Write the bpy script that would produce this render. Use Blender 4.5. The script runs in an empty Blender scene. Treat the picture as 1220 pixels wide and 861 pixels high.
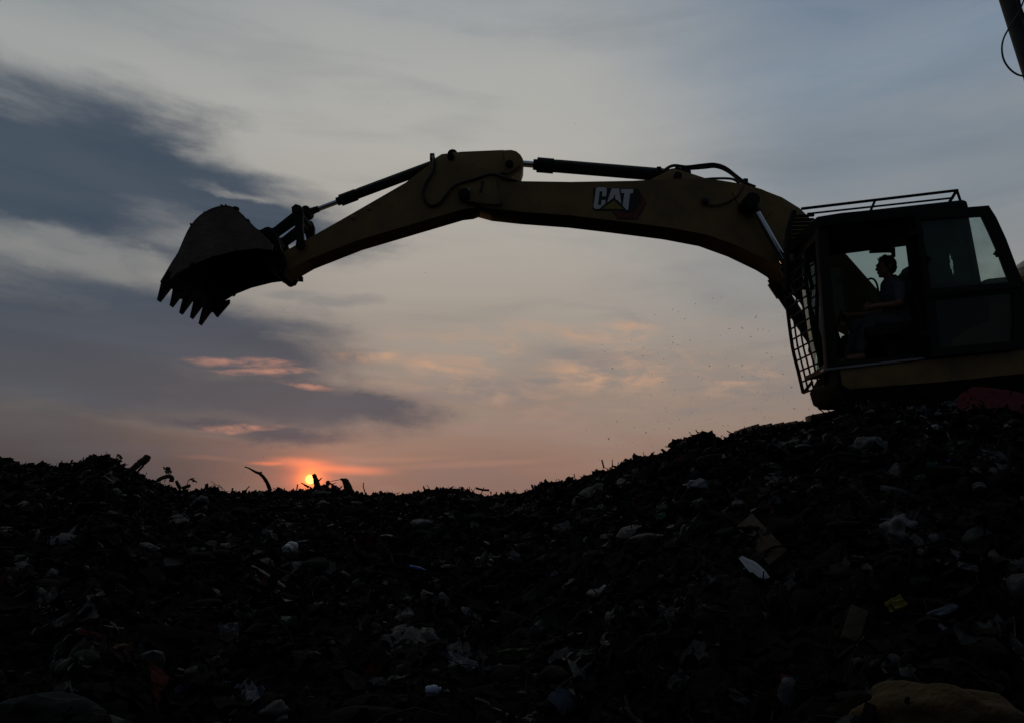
import bpy, bmesh, math, random
import numpy as np
from mathutils import Vector, Matrix, noise as mnoise

S = bpy.context.scene
COL = S.collection
rnd = random.Random(7)

# ------------------------------------------------------------------ camera
CAM_Z, F, CX, CY = 1.6, 847.0, 610.0, 430.5
PITCH = math.atan(160.0 / F)
SP, CP = math.sin(PITCH), math.cos(PITCH)
cam_data = bpy.data.cameras.new("camera")
cam_data.sensor_width = 36.0
cam_data.lens = 36.0 * F / 1220.0
cam_data.clip_start, cam_data.clip_end = 0.05, 9000.0
cam = bpy.data.objects.new("camera", cam_data)
COL.objects.link(cam)
cam.location = (0, 0, CAM_Z)
cam.rotation_euler = (math.pi / 2 + PITCH, 0, 0)
S.camera = cam


def ray(px, py):
    xc, yc = (px - CX) / F, (CY - py) / F
    return Vector((xc, CP - yc * SP, SP + yc * CP))


def at(px, py, Y):
    """Measured photo point on the upright plane at distance Y."""
    d = ray(px, py)
    t = Y / d.y
    return Vector((d.x * t, Y, CAM_Z + d.z * t))


def azel(px, py):
    d = ray(px, py).normalized()
    return math.atan2(d.x, d.y), math.asin(d.z)


def lin(r, g, b):
    def f(c):
        c /= 255.0
        return c / 12.92 if c <= 0.04045 else ((c + 0.055) / 1.055) ** 2.4
    return (f(r), f(g), f(b))


# ------------------------------------------------------------------ materials
def mat(name, col, rough=0.7, metal=0.0, dirt=0.0, dirt_col=(0.035, 0.026, 0.018), scale=6.0, spec=0.4, bump=0.0,
        bscale=30.0, trans=0.0):
    m = bpy.data.materials.new(name)
    m.use_nodes = True
    nt = m.node_tree
    b = nt.nodes["Principled BSDF"]
    b.inputs["Roughness"].default_value = rough
    b.inputs["Metallic"].default_value = metal
    b.inputs["Specular IOR Level"].default_value = spec
    tc = nt.nodes.new("ShaderNodeTexCoord")
    n = nt.nodes.new("ShaderNodeTexNoise")
    n.inputs["Scale"].default_value = scale
    n.inputs["Detail"].default_value = 8
    n.inputs["Roughness"].default_value = 0.65
    nt.links.new(tc.outputs["Object"], n.inputs["Vector"])
    r = nt.nodes.new("ShaderNodeValToRGB")
    r.color_ramp.elements[0].position = 0.52 - 0.25 * dirt
    r.color_ramp.elements[1].position = 0.75
    r.color_ramp.elements[0].color = (0, 0, 0, 1)
    r.color_ramp.elements[1].color = (1, 1, 1, 1)
    nt.links.new(n.outputs["Fac"], r.inputs["Fac"])
    mu = nt.nodes.new("ShaderNodeMath")
    mu.operation = "MULTIPLY"
    mu.inputs[1].default_value = dirt
    nt.links.new(r.outputs["Color"], mu.inputs[0])
    mx = nt.nodes.new("ShaderNodeMix")
    mx.data_type = "RGBA"
    mx.inputs[6].default_value = (*col, 1)
    mx.inputs[7].default_value = (*dirt_col, 1)
    nt.links.new(mu.outputs[0], mx.inputs[0])
    nt.links.new(mx.outputs[2], b.inputs["Base Color"])
    if bump:
        n2 = nt.nodes.new("ShaderNodeTexNoise")
        n2.inputs["Scale"].default_value = bscale
        n2.inputs["Detail"].default_value = 6
        nt.links.new(tc.outputs["Object"], n2.inputs["Vector"])
        bp = nt.nodes.new("ShaderNodeBump")
        bp.inputs["Strength"].default_value = bump
        bp.inputs["Distance"].default_value = 0.03
        nt.links.new(n2.outputs["Fac"], bp.inputs["Height"])
        nt.links.new(bp.outputs["Normal"], b.inputs["Normal"])
    if trans:
        b.inputs["Transmission Weight"].default_value = trans
    return m


def glass(name, tint, dust=0.05):
    m = bpy.data.materials.new(name)
    m.use_nodes = True
    nt = m.node_tree
    for n in list(nt.nodes):
        nt.nodes.remove(n)
    o = nt.nodes.new("ShaderNodeOutputMaterial")
    tr = nt.nodes.new("ShaderNodeBsdfTransparent")
    tr.inputs["Color"].default_value = (*tint, 1)
    gl = nt.nodes.new("ShaderNodeBsdfGlossy")
    gl.inputs["Roughness"].default_value = 0.04
    gl.inputs["Color"].default_value = (0.8, 0.95, 0.92, 1)
    fr = nt.nodes.new("ShaderNodeFresnel")
    fr.inputs["IOR"].default_value = 1.28
    a = nt.nodes.new("ShaderNodeMixShader")
    nt.links.new(fr.outputs[0], a.inputs[0])
    nt.links.new(tr.outputs[0], a.inputs[1])
    nt.links.new(gl.outputs[0], a.inputs[2])
    df = nt.nodes.new("ShaderNodeBsdfDiffuse")
    df.inputs["Color"].default_value = (0.16, 0.2, 0.19, 1)
    tl = nt.nodes.new("ShaderNodeBsdfTranslucent")
    tl.inputs["Color"].default_value = (0.14, 0.18, 0.17, 1)
    ad = nt.nodes.new("ShaderNodeAddShader")
    nt.links.new(df.outputs[0], ad.inputs[0])
    nt.links.new(tl.outputs[0], ad.inputs[1])
    tc = nt.nodes.new("ShaderNodeTexCoord")
    n = nt.nodes.new("ShaderNodeTexNoise")
    n.inputs["Scale"].default_value = 5
    n.inputs["Detail"].default_value = 8
    nt.links.new(tc.outputs["Object"], n.inputs["Vector"])
    mp = nt.nodes.new("ShaderNodeMapRange")
    mp.inputs["From Min"].default_value = 0.3
    mp.inputs["From Max"].default_value = 0.8
    mp.inputs["To Min"].default_value = dust * 0.6
    mp.inputs["To Max"].default_value = dust * 1.8
    nt.links.new(n.outputs["Fac"], mp.inputs["Value"])
    b = nt.nodes.new("ShaderNodeMixShader")
    nt.links.new(mp.outputs[0], b.inputs[0])
    nt.links.new(a.outputs[0], b.inputs[1])
    nt.links.new(ad.outputs[0], b.inputs[2])
    nt.links.new(b.outputs[0], o.inputs["Surface"])
    return m


M = {}
M['yellow'] = mat('machine yellow paint', (0.28, 0.18, 0.06), 0.55, 0, 0.7, (0.06, 0.048, 0.034), 3.0, 0.35)
M['black'] = mat('black painted steel', (0.014, 0.015, 0.016), 0.7, 0, 0.6, (0.022, 0.019, 0.016), 7.0, 0.18)
M['tooth'] = mat('tooth steel and bucket shade', (0.03, 0.027, 0.024), 0.8, 0.1, 0.6, (0.02, 0.016, 0.012), 9, 0.1, 0.4, 30)  # teeth and caked dirt; also paints the shade inside the bucket
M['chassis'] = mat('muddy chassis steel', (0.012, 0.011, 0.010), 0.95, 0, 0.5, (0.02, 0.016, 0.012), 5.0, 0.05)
M['steel'] = mat('worn bucket steel', (0.16, 0.135, 0.115), 0.6, 0.15, 1.0, (0.075, 0.048, 0.032), 4.0, 0.4, 0.35, 25)
M['chrome'] = mat('chrome rod', (0.65, 0.68, 0.72), 0.16, 1.0, 0.15, (0.2, 0.18, 0.15), 4)
M['rubber'] = mat('black rubber hose', (0.02, 0.02, 0.021), 0.6, 0, 0.5, (0.05, 0.04, 0.03), 9)
M['track'] = mat('muddy track steel', (0.05, 0.045, 0.04), 0.7, 0.2, 0.9, (0.03, 0.022, 0.016), 6, 0.3, 0.4, 20)
M['grey'] = mat('grey sill metal', (0.25, 0.26, 0.27), 0.5, 0.4, 0.6)
M['pale'] = mat('pale grey plastic cap', (0.62, 0.6, 0.55), 0.5, 0, 0.4)
M['white'] = mat('white decal', (0.80, 0.82, 0.84), 0.5, 0, 0.12, (0.3, 0.28, 0.25), 12)
M['decal_yellow'] = mat('yellow decal', (0.30, 0.22, 0.05), 0.5, 0, 0.3)
M['decal_black'] = mat('black decal', (0.012, 0.011, 0.014), 0.45, 0, 0.2)
M['decal_red'] = mat('dark red decal', (0.16, 0.018, 0.02), 0.45, 0, 0.3)
M['red'] = mat('red reflector', (0.7, 0.04, 0.02), 0.3, 0, 0.1)
M['fabric'] = mat('dark seat fabric', (0.022, 0.022, 0.025), 0.9, 0, 0.3)
M['glass'] = glass('tinted cab glass', (0.70, 0.80, 0.77), 0.03)
M['glass2'] = glass('dusty door glass', (0.78, 0.87, 0.84), 0.16)
M['skin'] = mat('tanned skin', (0.26, 0.14, 0.085), 0.55, 0, 0.1)
M['hair'] = mat('black hair', (0.008, 0.007, 0.006), 0.5, 0, 0.1, bump=0.6, bscale=120)
M['shirt'] = mat('pale shirt cloth', (0.14, 0.15, 0.18), 0.9, 0, 0.3, bump=0.3, bscale=40)
M['trousers'] = mat('grey work trousers', (0.10, 0.10, 0.11), 0.9, 0, 0.4, bump=0.3, bscale=40)
M['pole'] = mat('weathered grey pole', (0.06, 0.062, 0.06), 0.8, 0, 0.6, bump=0.3, bscale=15)
M['wood'] = mat('weathered wood', (0.032, 0.023, 0.016), 0.9, 0, 0.5, (0.02, 0.016, 0.012), spec=0.1, bump=0.5, bscale=20)
M['palewood'] = mat('pale dry wood', (0.12, 0.097, 0.07), 0.8, 0, 0.6, bump=0.4, bscale=20)
M['leaf'] = mat('dusty green leaf', (0.035, 0.05, 0.02), 0.7, 0, 0.5)

# ------------------------------------------------------------------ object helpers
WLOC = {}


def link(name, me, mats, parent=None, origin=None, smooth=35):
    """Link one mesh (world coordinates) as one object, its origin at its base centre."""
    if isinstance(me, bmesh.types.BMesh):
        m2 = bpy.data.meshes.new(name)
        bmesh.ops.recalc_face_normals(me, faces=me.faces)
        me.to_mesh(m2)
        me.free()
        me = m2
    n = len(me.vertices)
    co = np.empty(n * 3, dtype=np.float32)
    me.vertices.foreach_get("co", co)
    co = co.reshape(-1, 3)
    if origin is None:
        lo, hi = co.min(0), co.max(0)
        origin = Vector(((lo[0] + hi[0]) / 2, (lo[1] + hi[1]) / 2, lo[2]))
    co = co - np.array(origin, dtype=np.float32)
    me.vertices.foreach_set("co", co.ravel())
    if smooth:
        me.polygons.foreach_set("use_smooth", [True] * len(me.polygons))
        me.set_sharp_from_angle(angle=math.radians(smooth))
    me.update()
    for m in (mats if isinstance(mats, (list, tuple)) else [mats]):
        me.materials.append(M[m] if isinstance(m, str) else m)
    o = bpy.data.objects.new(name, me)
    COL.objects.link(o)
    o.location = Vector(origin)
    WLOC[o.name] = Vector(origin)
    if parent:
        o.parent = parent
        o.location = Vector(origin) - WLOC[parent.name]
    return o


def tag(o, label, cat, group=None, kind=None):
    o['label'] = label
    o['category'] = cat
    if group:
        o['group'] = group
    if kind:
        o['kind'] = kind
    return o


def empty(name, loc, label, cat, group=None):
    o = bpy.data.objects.new(name, None)
    o.empty_display_size = 0.2
    COL.objects.link(o)
    o.location = loc
    WLOC[o.name] = Vector(loc)
    return tag(o, label, cat, group)


def newfaces(bm, n0, mi):
    bm.faces.ensure_lookup_table()
    for f in bm.faces[n0:]:
        f.material_index = mi


def solid(bm, near, far, bevel=0.0, mi=0):
    """Closed prism between two matching loops of 3D points."""
    n0 = len(bm.faces)
    a = [bm.verts.new(p) for p in near]
    b = [bm.verts.new(p) for p in far]
    n = len(a)
    fs = [bm.faces.new(a), bm.faces.new(b[::-1])]
    for i in range(n):
        fs.append(bm.faces.new((a[i], b[i], b[(i + 1) % n], a[(i + 1) % n])))
    if bevel:
        es = list({e for f in fs for e in f.edges})
        bmesh.ops.bevel(bm, geom=es, offset=bevel, segments=2, profile=0.6, affect='EDGES', clamp_overlap=True)
    newfaces(bm, n0, mi)


def prism(bm, pts, Yref, Y0, Y1, bevel=0.0, mi=0):
    P = [at(x, y, Yref) for x, y in pts]
    solid(bm, [Vector((p.x, Y0, p.z)) for p in P], [Vector((p.x, Y1, p.z)) for p in P], bevel, mi)


def ring(bm, outer, inner, Yref, Y0, Y1, mi=0):
    n0 = len(bm.faces)
    n = len(outer)
    L = []
    for Y in (Y0, Y1):
        for loop in (outer, inner):
            vs = []
            for x, y in loop:
                p = at(x, y, Yref)
                vs.append(bm.verts.new((p.x, Y, p.z)))
            L.append(vs)
    on, inn, of, inf = L
    for i in range(n):
        j = (i + 1) % n
        bm.faces.new((on[i], on[j], inn[j], inn[i]))
        bm.faces.new((of[j], of[i], inf[i], inf[j]))
        bm.faces.new((on[j], on[i], of[i], of[j]))
        bm.faces.new((inn[i], inn[j], inf[j], inf[i]))
    newfaces(bm, n0, mi)


def tube(bm, pts, r, n=10, mi=0, caps=True):
    n0 = len(bm.faces)
    P = [Vector(p) for p in pts]
    R = list(r) if isinstance(r, (list, tuple)) else [r] * len(P)
    up = None
    loops = []
    for i, p in enumerate(P):
        a = P[max(i - 1, 0)]
        b = P[min(i + 1, len(P) - 1)]
        t = (b - a)
        if t.length < 1e-9:
            t = P[-1] - P[0]
        t.normalize()
        if up is None:
            up = Vector((0, 0, 1)) if abs(t.z) < 0.9 else Vector((1, 0, 0))
        s = t.cross(up)
        s.normalize()
        up = s.cross(t)
        loops.append([bm.verts.new(p + R[i] * (math.cos(2 * math.pi * k / n) * s + math.sin(2 * math.pi * k / n) * up))
                      for k in range(n)])
    for i in range(len(loops) - 1):
        for k in range(n):
            bm.faces.new((loops[i][k], loops[i][(k + 1) % n], loops[i + 1][(k + 1) % n], loops[i + 1][k]))
    if caps:
        bm.faces.new(loops[0][::-1])
        bm.faces.new(loops[-1])
    newfaces(bm, n0, mi)


def ell(bm, c, r, sub=2, rot=None, mi=0):
    n0 = len(bm.faces)
    g = bmesh.ops.create_icosphere(bm, subdivisions=sub, radius=1.0)
    mtx = Matrix.Translation(Vector(c)) @ (rot.to_4x4() if rot else Matrix.Identity(4)) @ Matrix.Diagonal((*r, 1))
    bmesh.ops.transform(bm, matrix=mtx, verts=g['verts'])
    newfaces(bm, n0, mi)


def box(bm, p0, p1, bevel=0.0, mi=0):
    (x0, y0, z0), (x1, y1, z1) = p0, p1
    lo = [Vector((x0, y0, z0)), Vector((x1, y0, z0)), Vector((x1, y0, z1)), Vector((x0, y0, z1))]
    hi = [Vector((v.x, y1, v.z)) for v in lo]
    solid(bm, lo, hi, bevel, mi)


def BM():
    return bmesh.new()


def spline(pts, k=6):
    """Catmull-Rom through points."""
    P = [Vector(p) for p in pts]
    P = [P[0] * 2 - P[1]] + P + [P[-1] * 2 - P[-2]]
    out = []
    for i in range(1, len(P) - 2):
        for s in range(k):
            t = s / k
            a, b, c, d = P[i - 1], P[i], P[i + 1], P[i + 2]
            out.append(0.5 * ((2 * b) + (c - a) * t + (2 * a - 5 * b + 4 * c - d) * t * t
                              + (3 * b - a - 3 * c + d) * t ** 3))
    out.append(P[-2])
    return out


# ------------------------------------------------------------------ terrain
def hash2(ix, iy, seed):
    h = (ix.astype(np.int64) * 374761393 + iy.astype(np.int64) * 668265263 + seed * 974634777) & 0xFFFFFFFF
    h = ((h ^ (h >> 13)) * 1274126177) & 0xFFFFFFFF
    h = h ^ (h >> 16)
    return (h & 0xFFFFFF) / float(0xFFFFFF)


def vnoise(x, y, seed=0):
    ix, iy = np.floor(x), np.floor(y)
    fx, fy = x - ix, y - iy
    fx = fx * fx * (3 - 2 * fx)
    fy = fy * fy * (3 - 2 * fy)
    a = hash2(ix, iy, seed)
    b = hash2(ix + 1, iy, seed)
    c = hash2(ix, iy + 1, seed)
    d = hash2(ix + 1, iy + 1, seed)
    return (a * (1 - fx) + b * fx) * (1 - fy) + (c * (1 - fx) + d * fx) * fy


def fbm(x, y, oct=4, seed=0):
    s, amp, tot = 0, 1.0, 0
    for o in range(oct):
        s = s + amp * (vnoise(x * 2 ** o + 17.3 * o, y * 2 ** o + 9.1 * o, seed + o) - 0.5)
        tot += amp
        amp *= 0.55
    return s / tot


SIL = [(-300, 560), (-150, 552), (0, 543), (15, 549), (28, 551), (66, 551), (89, 551), (97, 545), (110, 540), (128, 538), (139, 546),
       (153, 556), (165, 559), (176, 567), (194, 573), (217, 581), (235, 582), (241, 577), (256, 577), (262, 582), (299, 582),
       (319, 582), (332, 578), (346, 581), (366, 580), (383, 576), (395, 578), (408, 581), (437, 588), (450, 584), (477, 587),
       (490, 584), (516, 579), (542, 578), (563, 582), (576, 588), (595, 589), (630, 585), (652, 574), (672, 575), (691, 569), (713, 561),
       (735, 556), (746, 549), (765, 546), (782, 546), (800, 543), (806, 533), (819, 530), (844, 526), (864, 526), (889, 522), (910, 517),
       (940, 512), (975, 505), (990, 496), (1003, 489), (1025, 486), (1078, 485), (1125, 485), (1160, 478), (1220, 478), (1400, 482), (1700, 500)]
DEP = [(-300, 10), (0, 10), (150, 10.5), (350, 13), (590, 13), (700, 10.3), (800, 8.0), (850, 7.1), (880, 6.75), (940, 6.6), (1000, 6.4),
       (1220, 6.2), (1500, 6.0), (1700, 6.0)]
AZ, ZC, DC = [], [], []
_off = [(-300, 6), (300, 7), (600, 5), (700, 3), (770, -1), (800, -3), (850, -3), (885, -2), (910, 4), (940, 6), (975, 3), (1003, 0), (1060, -1), (1125, -1), (1220, 3), (1700, 12)]
_dp = np.array(DEP, float)
for _x, _y in SIL:
    _Y = float(np.interp(_x, _dp[:, 0], _dp[:, 1]))
    _p = at(_x, _y + float(np.interp(_x, [q[0] for q in _off], [q[1] for q in _off])), _Y)
    AZ.append(math.atan2(_p.x, _p.y))
    ZC.append(_p.z)
    DC.append(math.hypot(_p.x, _p.y))
AZ, ZC, DC = map(np.array, (AZ, ZC, DC))


def sstep(a, b, x):
    t = np.clip((x - a) / (b - a), 0, 1)
    return t * t * (3 - 2 * t)


def height(x, y):
    x = np.asarray(x, float)
    y = np.asarray(y, float)
    r = np.hypot(x, y) + 1e-6
    a = np.arctan2(x, y)
    zc = np.interp(a, AZ, ZC)
    dc = np.interp(a, AZ, DC)
    # behind the photographer the heap runs out into the dump floor
    back = sstep(0.95, 1.7, np.abs(a))
    t = np.clip((r - 1.2) / (dc - 1.2), 0, 1)
    front = 0.15 + (zc - 0.15) * (t ** 0.9)
    plateau = zc - 0.10 * np.clip(r - dc, 0, 4) - 0.05 * np.clip(r - dc - 4, 0, 30)
    z = np.where(r < dc, front, plateau)
    far = sstep(20, 60, r)
    z = z * (1 - far)
    z = z * (1 - back) + 0.1 * back
    # rough surface, gentle at the very crest
    near_crest = np.exp(-((r - dc) / 0.7) ** 2)
    rough = fbm(x * 0.9, y * 0.9, 3, 3) * 0.42 + fbm(x * 4.0, y * 4.0, 4, 11) * 0.16
    fine = fbm(x * 14.0, y * 14.0, 3, 23) * 0.06
    amp = sstep(0.6, 2.2, r) * (1 - far)
    z = z + rough * amp * (1 - 0.85 * near_crest) + fine * amp * (1 - 0.5 * near_crest) - 0.02 * amp
    # the machine has flattened a pad to stand on
    pad = 1.50 + 0.096 * (x - 2.7)
    w = sstep(2.4, 3.1, x) * (1 - sstep(8.6, 9.8, x)) * sstep(6.75, 7.15, y) * (1 - sstep(10.4, 11.4, y))
    z = z * (1 - w) + (pad + fine * 0.5) * w
    return z


def hz(x, y):
    return float(height(np.array([x]), np.array([y]))[0])


def hit(px, py, lift=0.0):
    d = ray(px, py)
    ts = np.linspace(1.5, 26, 2600)
    xs, ys, zs = d.x * ts, d.y * ts, CAM_Z + d.z * ts
    below = zs < height(xs, ys)
    i = int(np.argmax(below)) if below.any() else len(ts) - 1
    return Vector((xs[i], ys[i], zs[i] + lift))


def nrm(x, y, e=0.06):
    dx = (hz(x + e, y) - hz(x - e, y)) / (2 * e)
    dy = (hz(x, y + e) - hz(x, y - e)) / (2 * e)
    return Vector((-dx, -dy, 1)).normalized()


def build_ground():
    az = np.concatenate([np.linspace(-math.pi, -0.72, 90)[:-1], np.linspace(-0.72, 0.72, 820), np.linspace(0.72, math.pi, 90)[1:-1]])
    rr = np.concatenate([[0.3], np.geomspace(0.8, 15, 330), np.geomspace(15.4, 60, 40), np.geomspace(75, 4000, 14)])
    A, R = np.meshgrid(az, rr)
    X, Y = R * np.sin(A), R * np.cos(A)
    Z = height(X, Y)
    na, nr = len(az), len(rr)
    V = np.stack([X, Y, Z], -1).reshape(-1, 3)
    V = np.vstack([V, [[0, 0, 0.1]]])
    i = np.arange(nr - 1)[:, None] * na
    j = np.arange(na)[None, :]
    jn = (j + 1) % na
    Fq = np.stack([i + j, i + jn, i + na + jn, i + na + j], -1).reshape(-1, 4)
    me = bpy.data.meshes.new("refuse_heap_ground")
    faces = Fq.tolist() + [[na * nr, (k + 1) % na, k] for k in range(na)]
    me.from_pydata(V.tolist(), [], faces)
    m = bpy.data.materials.new("rotting refuse and soil")
    m.use_nodes = True
    nt = m.node_tree
    b = nt.nodes["Principled BSDF"]
    b.inputs["Roughness"].default_value = 0.9
    b.inputs["Specular IOR Level"].default_value = 0.03
    tc = nt.nodes.new("ShaderNodeTexCoord")
    v = nt.nodes.new("ShaderNodeTexVoronoi")
    v.inputs["Scale"].default_value = 14
    nt.links.new(tc.outputs["Object"], v.inputs["Vector"])
    sx = nt.nodes.new("ShaderNodeSeparateColor")
    nt.links.new(v.outputs["Color"], sx.inputs[0])
    rp = nt.nodes.new("ShaderNodeValToRGB")
    cr = rp.color_ramp
    cr.interpolation = 'CONSTANT'
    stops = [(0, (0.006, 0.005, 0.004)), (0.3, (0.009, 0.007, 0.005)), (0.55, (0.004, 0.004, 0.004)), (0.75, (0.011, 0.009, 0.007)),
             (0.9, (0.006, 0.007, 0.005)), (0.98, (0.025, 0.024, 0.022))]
    cr.elements[0].color = (*stops[0][1], 1)
    cr.elements[1].position = stops[1][0]
    cr.elements[1].color = (*stops[1][1], 1)
    for p, c in stops[2:]:
        e = cr.elements.new(p)
        e.color = (*c, 1)
    nt.links.new(sx.outputs[0], rp.inputs["Fac"])
    n = nt.nodes.new("ShaderNodeTexNoise")
    n.inputs["Scale"].default_value = 3
    n.inputs["Detail"].default_value = 9
    nt.links.new(tc.outputs["Object"], n.inputs["Vector"])
    mx = nt.nodes.new("ShaderNodeMix")
    mx.data_type = "RGBA"
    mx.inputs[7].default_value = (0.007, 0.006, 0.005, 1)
    nt.links.new(n.outputs["Fac"], mx.inputs[0])
    nt.links.new(rp.outputs["Color"], mx.inputs[6])
    nt.links.new(mx.outputs[2], b.inputs["Base Color"])
    n2 = nt.nodes.new("ShaderNodeTexNoise")
    n2.inputs["Scale"].default_value = 25
    n2.inputs["Detail"].default_value = 8
    nt.links.new(tc.outputs["Object"], n2.inputs["Vector"])
    bp = nt.nodes.new("ShaderNodeBump")
    bp.inputs["Strength"].default_value = 0.9
    bp.inputs["Distance"].default_value = 0.06
    nt.links.new(n2.outputs["Fac"], bp.inputs["Height"])
    nt.links.new(bp.outputs["Normal"], b.inputs["Normal"])
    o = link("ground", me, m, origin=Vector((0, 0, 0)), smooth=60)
    tag(o, "dark slope of the refuse heap running up to the skyline", "ground", kind="structure")


build_ground()

# ------------------------------------------------------------------ loose refuse (uncountable)
def deb(name, col, rough=0.9, spec=0.05):
    return mat(name, col, rough, 0, 0.6, (0.006, 0.005, 0.004), 7, spec, 0.4)


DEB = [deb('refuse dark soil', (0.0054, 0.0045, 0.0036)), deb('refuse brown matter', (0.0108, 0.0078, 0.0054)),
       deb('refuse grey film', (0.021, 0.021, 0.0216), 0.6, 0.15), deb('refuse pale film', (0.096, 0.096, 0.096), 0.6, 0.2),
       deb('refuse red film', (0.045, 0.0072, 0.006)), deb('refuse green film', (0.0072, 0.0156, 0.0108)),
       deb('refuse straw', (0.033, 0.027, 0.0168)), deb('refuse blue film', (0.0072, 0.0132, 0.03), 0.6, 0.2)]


def ico_arrays(sub):
    bm = bmesh.new()
    bmesh.ops.create_icosphere(bm, subdivisions=sub, radius=1)
    bm.verts.index_update()
    v = np.array([x.co[:] for x in bm.verts])
    f = [[w.index for w in x.verts] for x in bm.faces]
    bm.free()
    return v, f


def build_refuse():
    rs = np.random.RandomState(5)
    V, Fc, Mi = [], [], []
    base = 0
    icv, icf = ico_arrays(1)
    icv2, icf2 = ico_arrays(2)
    g = 4
    gu, gv = np.meshgrid(np.linspace(-1, 1, g), np.linspace(-1, 1, g))
    gf = [[r * g + c, r * g + c + 1, (r + 1) * g + c + 1, (r + 1) * g + c] for r in range(g - 1) for c in range(g - 1)]

    def rot(rs, flat=1.0):
        ax = rs.normal(size=3) * np.array([flat, flat, 1])
        ax /= np.linalg.norm(ax)
        return np.array(Matrix.Rotation(rs.uniform(0, 6.28), 3, Vector(ax)))
    N = 34000
    for i in range(N):
        a = rs.uniform(-0.74, 0.74)
        dc = float(np.interp(a, AZ, DC))
        u = rs.rand()
        if u < 0.22:
            r = dc + rs.normal() * 0.25
        else:
            r = 1.9 + (dc + 0.8 - 1.9) * rs.rand() ** 0.75
        x, y = r * math.sin(a), r * math.cos(a)
        if 2.0 < x < 9 and 6.9 < y < 10.5:
            continue
        crest = abs(r - dc) < 0.6
        s = (0.009 + 0.0027 * r) * math.exp(rs.normal() * 0.5)
        s = min(s, 0.045 if crest else 0.075)
        k = rs.rand()
        if k < 0.50:
            iv, f = (icv2, icf2) if s > 0.035 else (icv, icf)
            lump = 0.3 * np.sin(iv @ rs.normal(size=(3, 3)) * 3.0).sum(1, keepdims=True) / 1.7
            v = iv * (1 + lump + 0.35 * (rs.rand(len(iv), 1) - 0.5)) * np.array([1.4, 1, 0.6]) * s
            v = v @ rot(rs).T
            off = 0.2 * s
            m = rs.choice([0, 0, 0, 1, 1, 2], p=None)
        elif k < 0.74:
            s = min(s, 0.05)
            w, h = s * rs.uniform(1.0, 2.4), s * rs.uniform(0.6, 1.3)
            z = rs.normal(size=(g, g)) * s * 0.35
            v = np.stack([gu * w + rs.normal(size=(g, g)) * s * 0.12, gv * h + rs.normal(size=(g, g)) * s * 0.12, z], -1).reshape(-1, 3)
            v = v @ rot(rs, 0.5).T
            f, off = gf, 0.6 * s
            m = rs.choice([0, 1, 2, 3, 4, 5, 7], p=[.47, .40, .06, .008, .025, .025, .012])
        else:
            L = s * rs.uniform(1.5, 4.5) * (0.75 if crest else 1.0)
            rad = s * rs.uniform(0.06, 0.2)
            bend = rs.normal() * 0.25 * L
            t = np.linspace(-1, 1, 4)
            v = []
            for tt in t:
                for q in range(4):
                    an = q * math.pi / 2
                    v.append([tt * L, math.cos(an) * rad + bend * (1 - tt * tt), math.sin(an) * rad])
            v = np.array(v) @ rot(rs, 0.4).T
            f = [[c * 4 + q, c * 4 + (q + 1) % 4, (c + 1) * 4 + (q + 1) % 4, (c + 1) * 4 + q] for c in range(3) for q in range(4)]
            f = f + [[3, 2, 1, 0], [12, 13, 14, 15]]
            off = 0.4 * s
            m = rs.choice([0, 1, 6], p=[.52, .42, .06])
        V.append((v, x, y, off))
        Fc += [[q + base for q in face] for face in f]
        Mi += [int(m)] * len(f)
        base += len(v)
    for i in range(420):
        px = rs.normal(1085, 55)
        pp_ = hit(px, rs.uniform(488, 545) if i % 3 else rs.uniform(486, 505))
        if pp_.y > 7.0 or pp_.y < 3:
            continue
        L, w_ = rs.uniform(0.02, 0.075), rs.uniform(0.003, 0.011)
        t = np.linspace(-1, 1, 5)
        cur = rs.normal() * 0.3 * L
        v = np.array([[tt * L, sg * w_ * (1 - 0.6 * tt * tt), cur * (1 - tt * tt) + rs.normal() * 0.004] for tt in t for sg in (-1, 1)])
        v = v @ rot(rs, 0.6).T
        f = [[2 * c, 2 * c + 1, 2 * c + 3, 2 * c + 2] for c in range(4)]
        V.append((v, pp_.x, pp_.y, 0.025))
        m = rs.choice([3, 6, 2, 1], p=[.34, .33, .23, .10])
        Fc += [[q + base for q in face] for face in f]
        Mi += [int(m)] * len(f)
        base += len(v)
    icv3, icf3 = ico_arrays(3)
    for i in range(130):
        a = rs.uniform(-0.7, 0.7)
        dc = float(np.interp(a, AZ, DC))
        r = 2.0 + (dc - 0.5 - 2.0) * rs.rand() ** 0.8
        x, y = r * math.sin(a), r * math.cos(a)
        if 2.0 < x < 9 and 6.9 < y < 10.5:
            continue
        sc = rs.uniform(0.03, 0.085) * (0.7 + 0.06 * r)
        k1, k2 = rs.normal(size=(3, 3)) * 2.2, rs.normal(size=(3, 3)) * 6
        rad = 1 + 0.28 * np.sin(icv3 @ k1 + rs.uniform(0, 6, 3)).sum(1, keepdims=True) / 1.7 + 0.10 * np.abs(np.sin(icv3 @ k2)).sum(1, keepdims=True)
        v = icv3 * rad * np.array([rs.uniform(1, 2.0), rs.uniform(0.8, 1.3), 0.6]) * sc
        v = v @ np.array(Matrix.Rotation(rs.uniform(0, 6.28), 3, 'Z')).T
        V.append((v, x, y, 0.15 * sc))
        Fc += [[q + base for q in face] for face in icf3]
        Mi += [int(rs.choice([0, 1, 2, 5], p=[.4, .35, .17, .08]))] * len(icf3)
        base += len(v)
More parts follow.
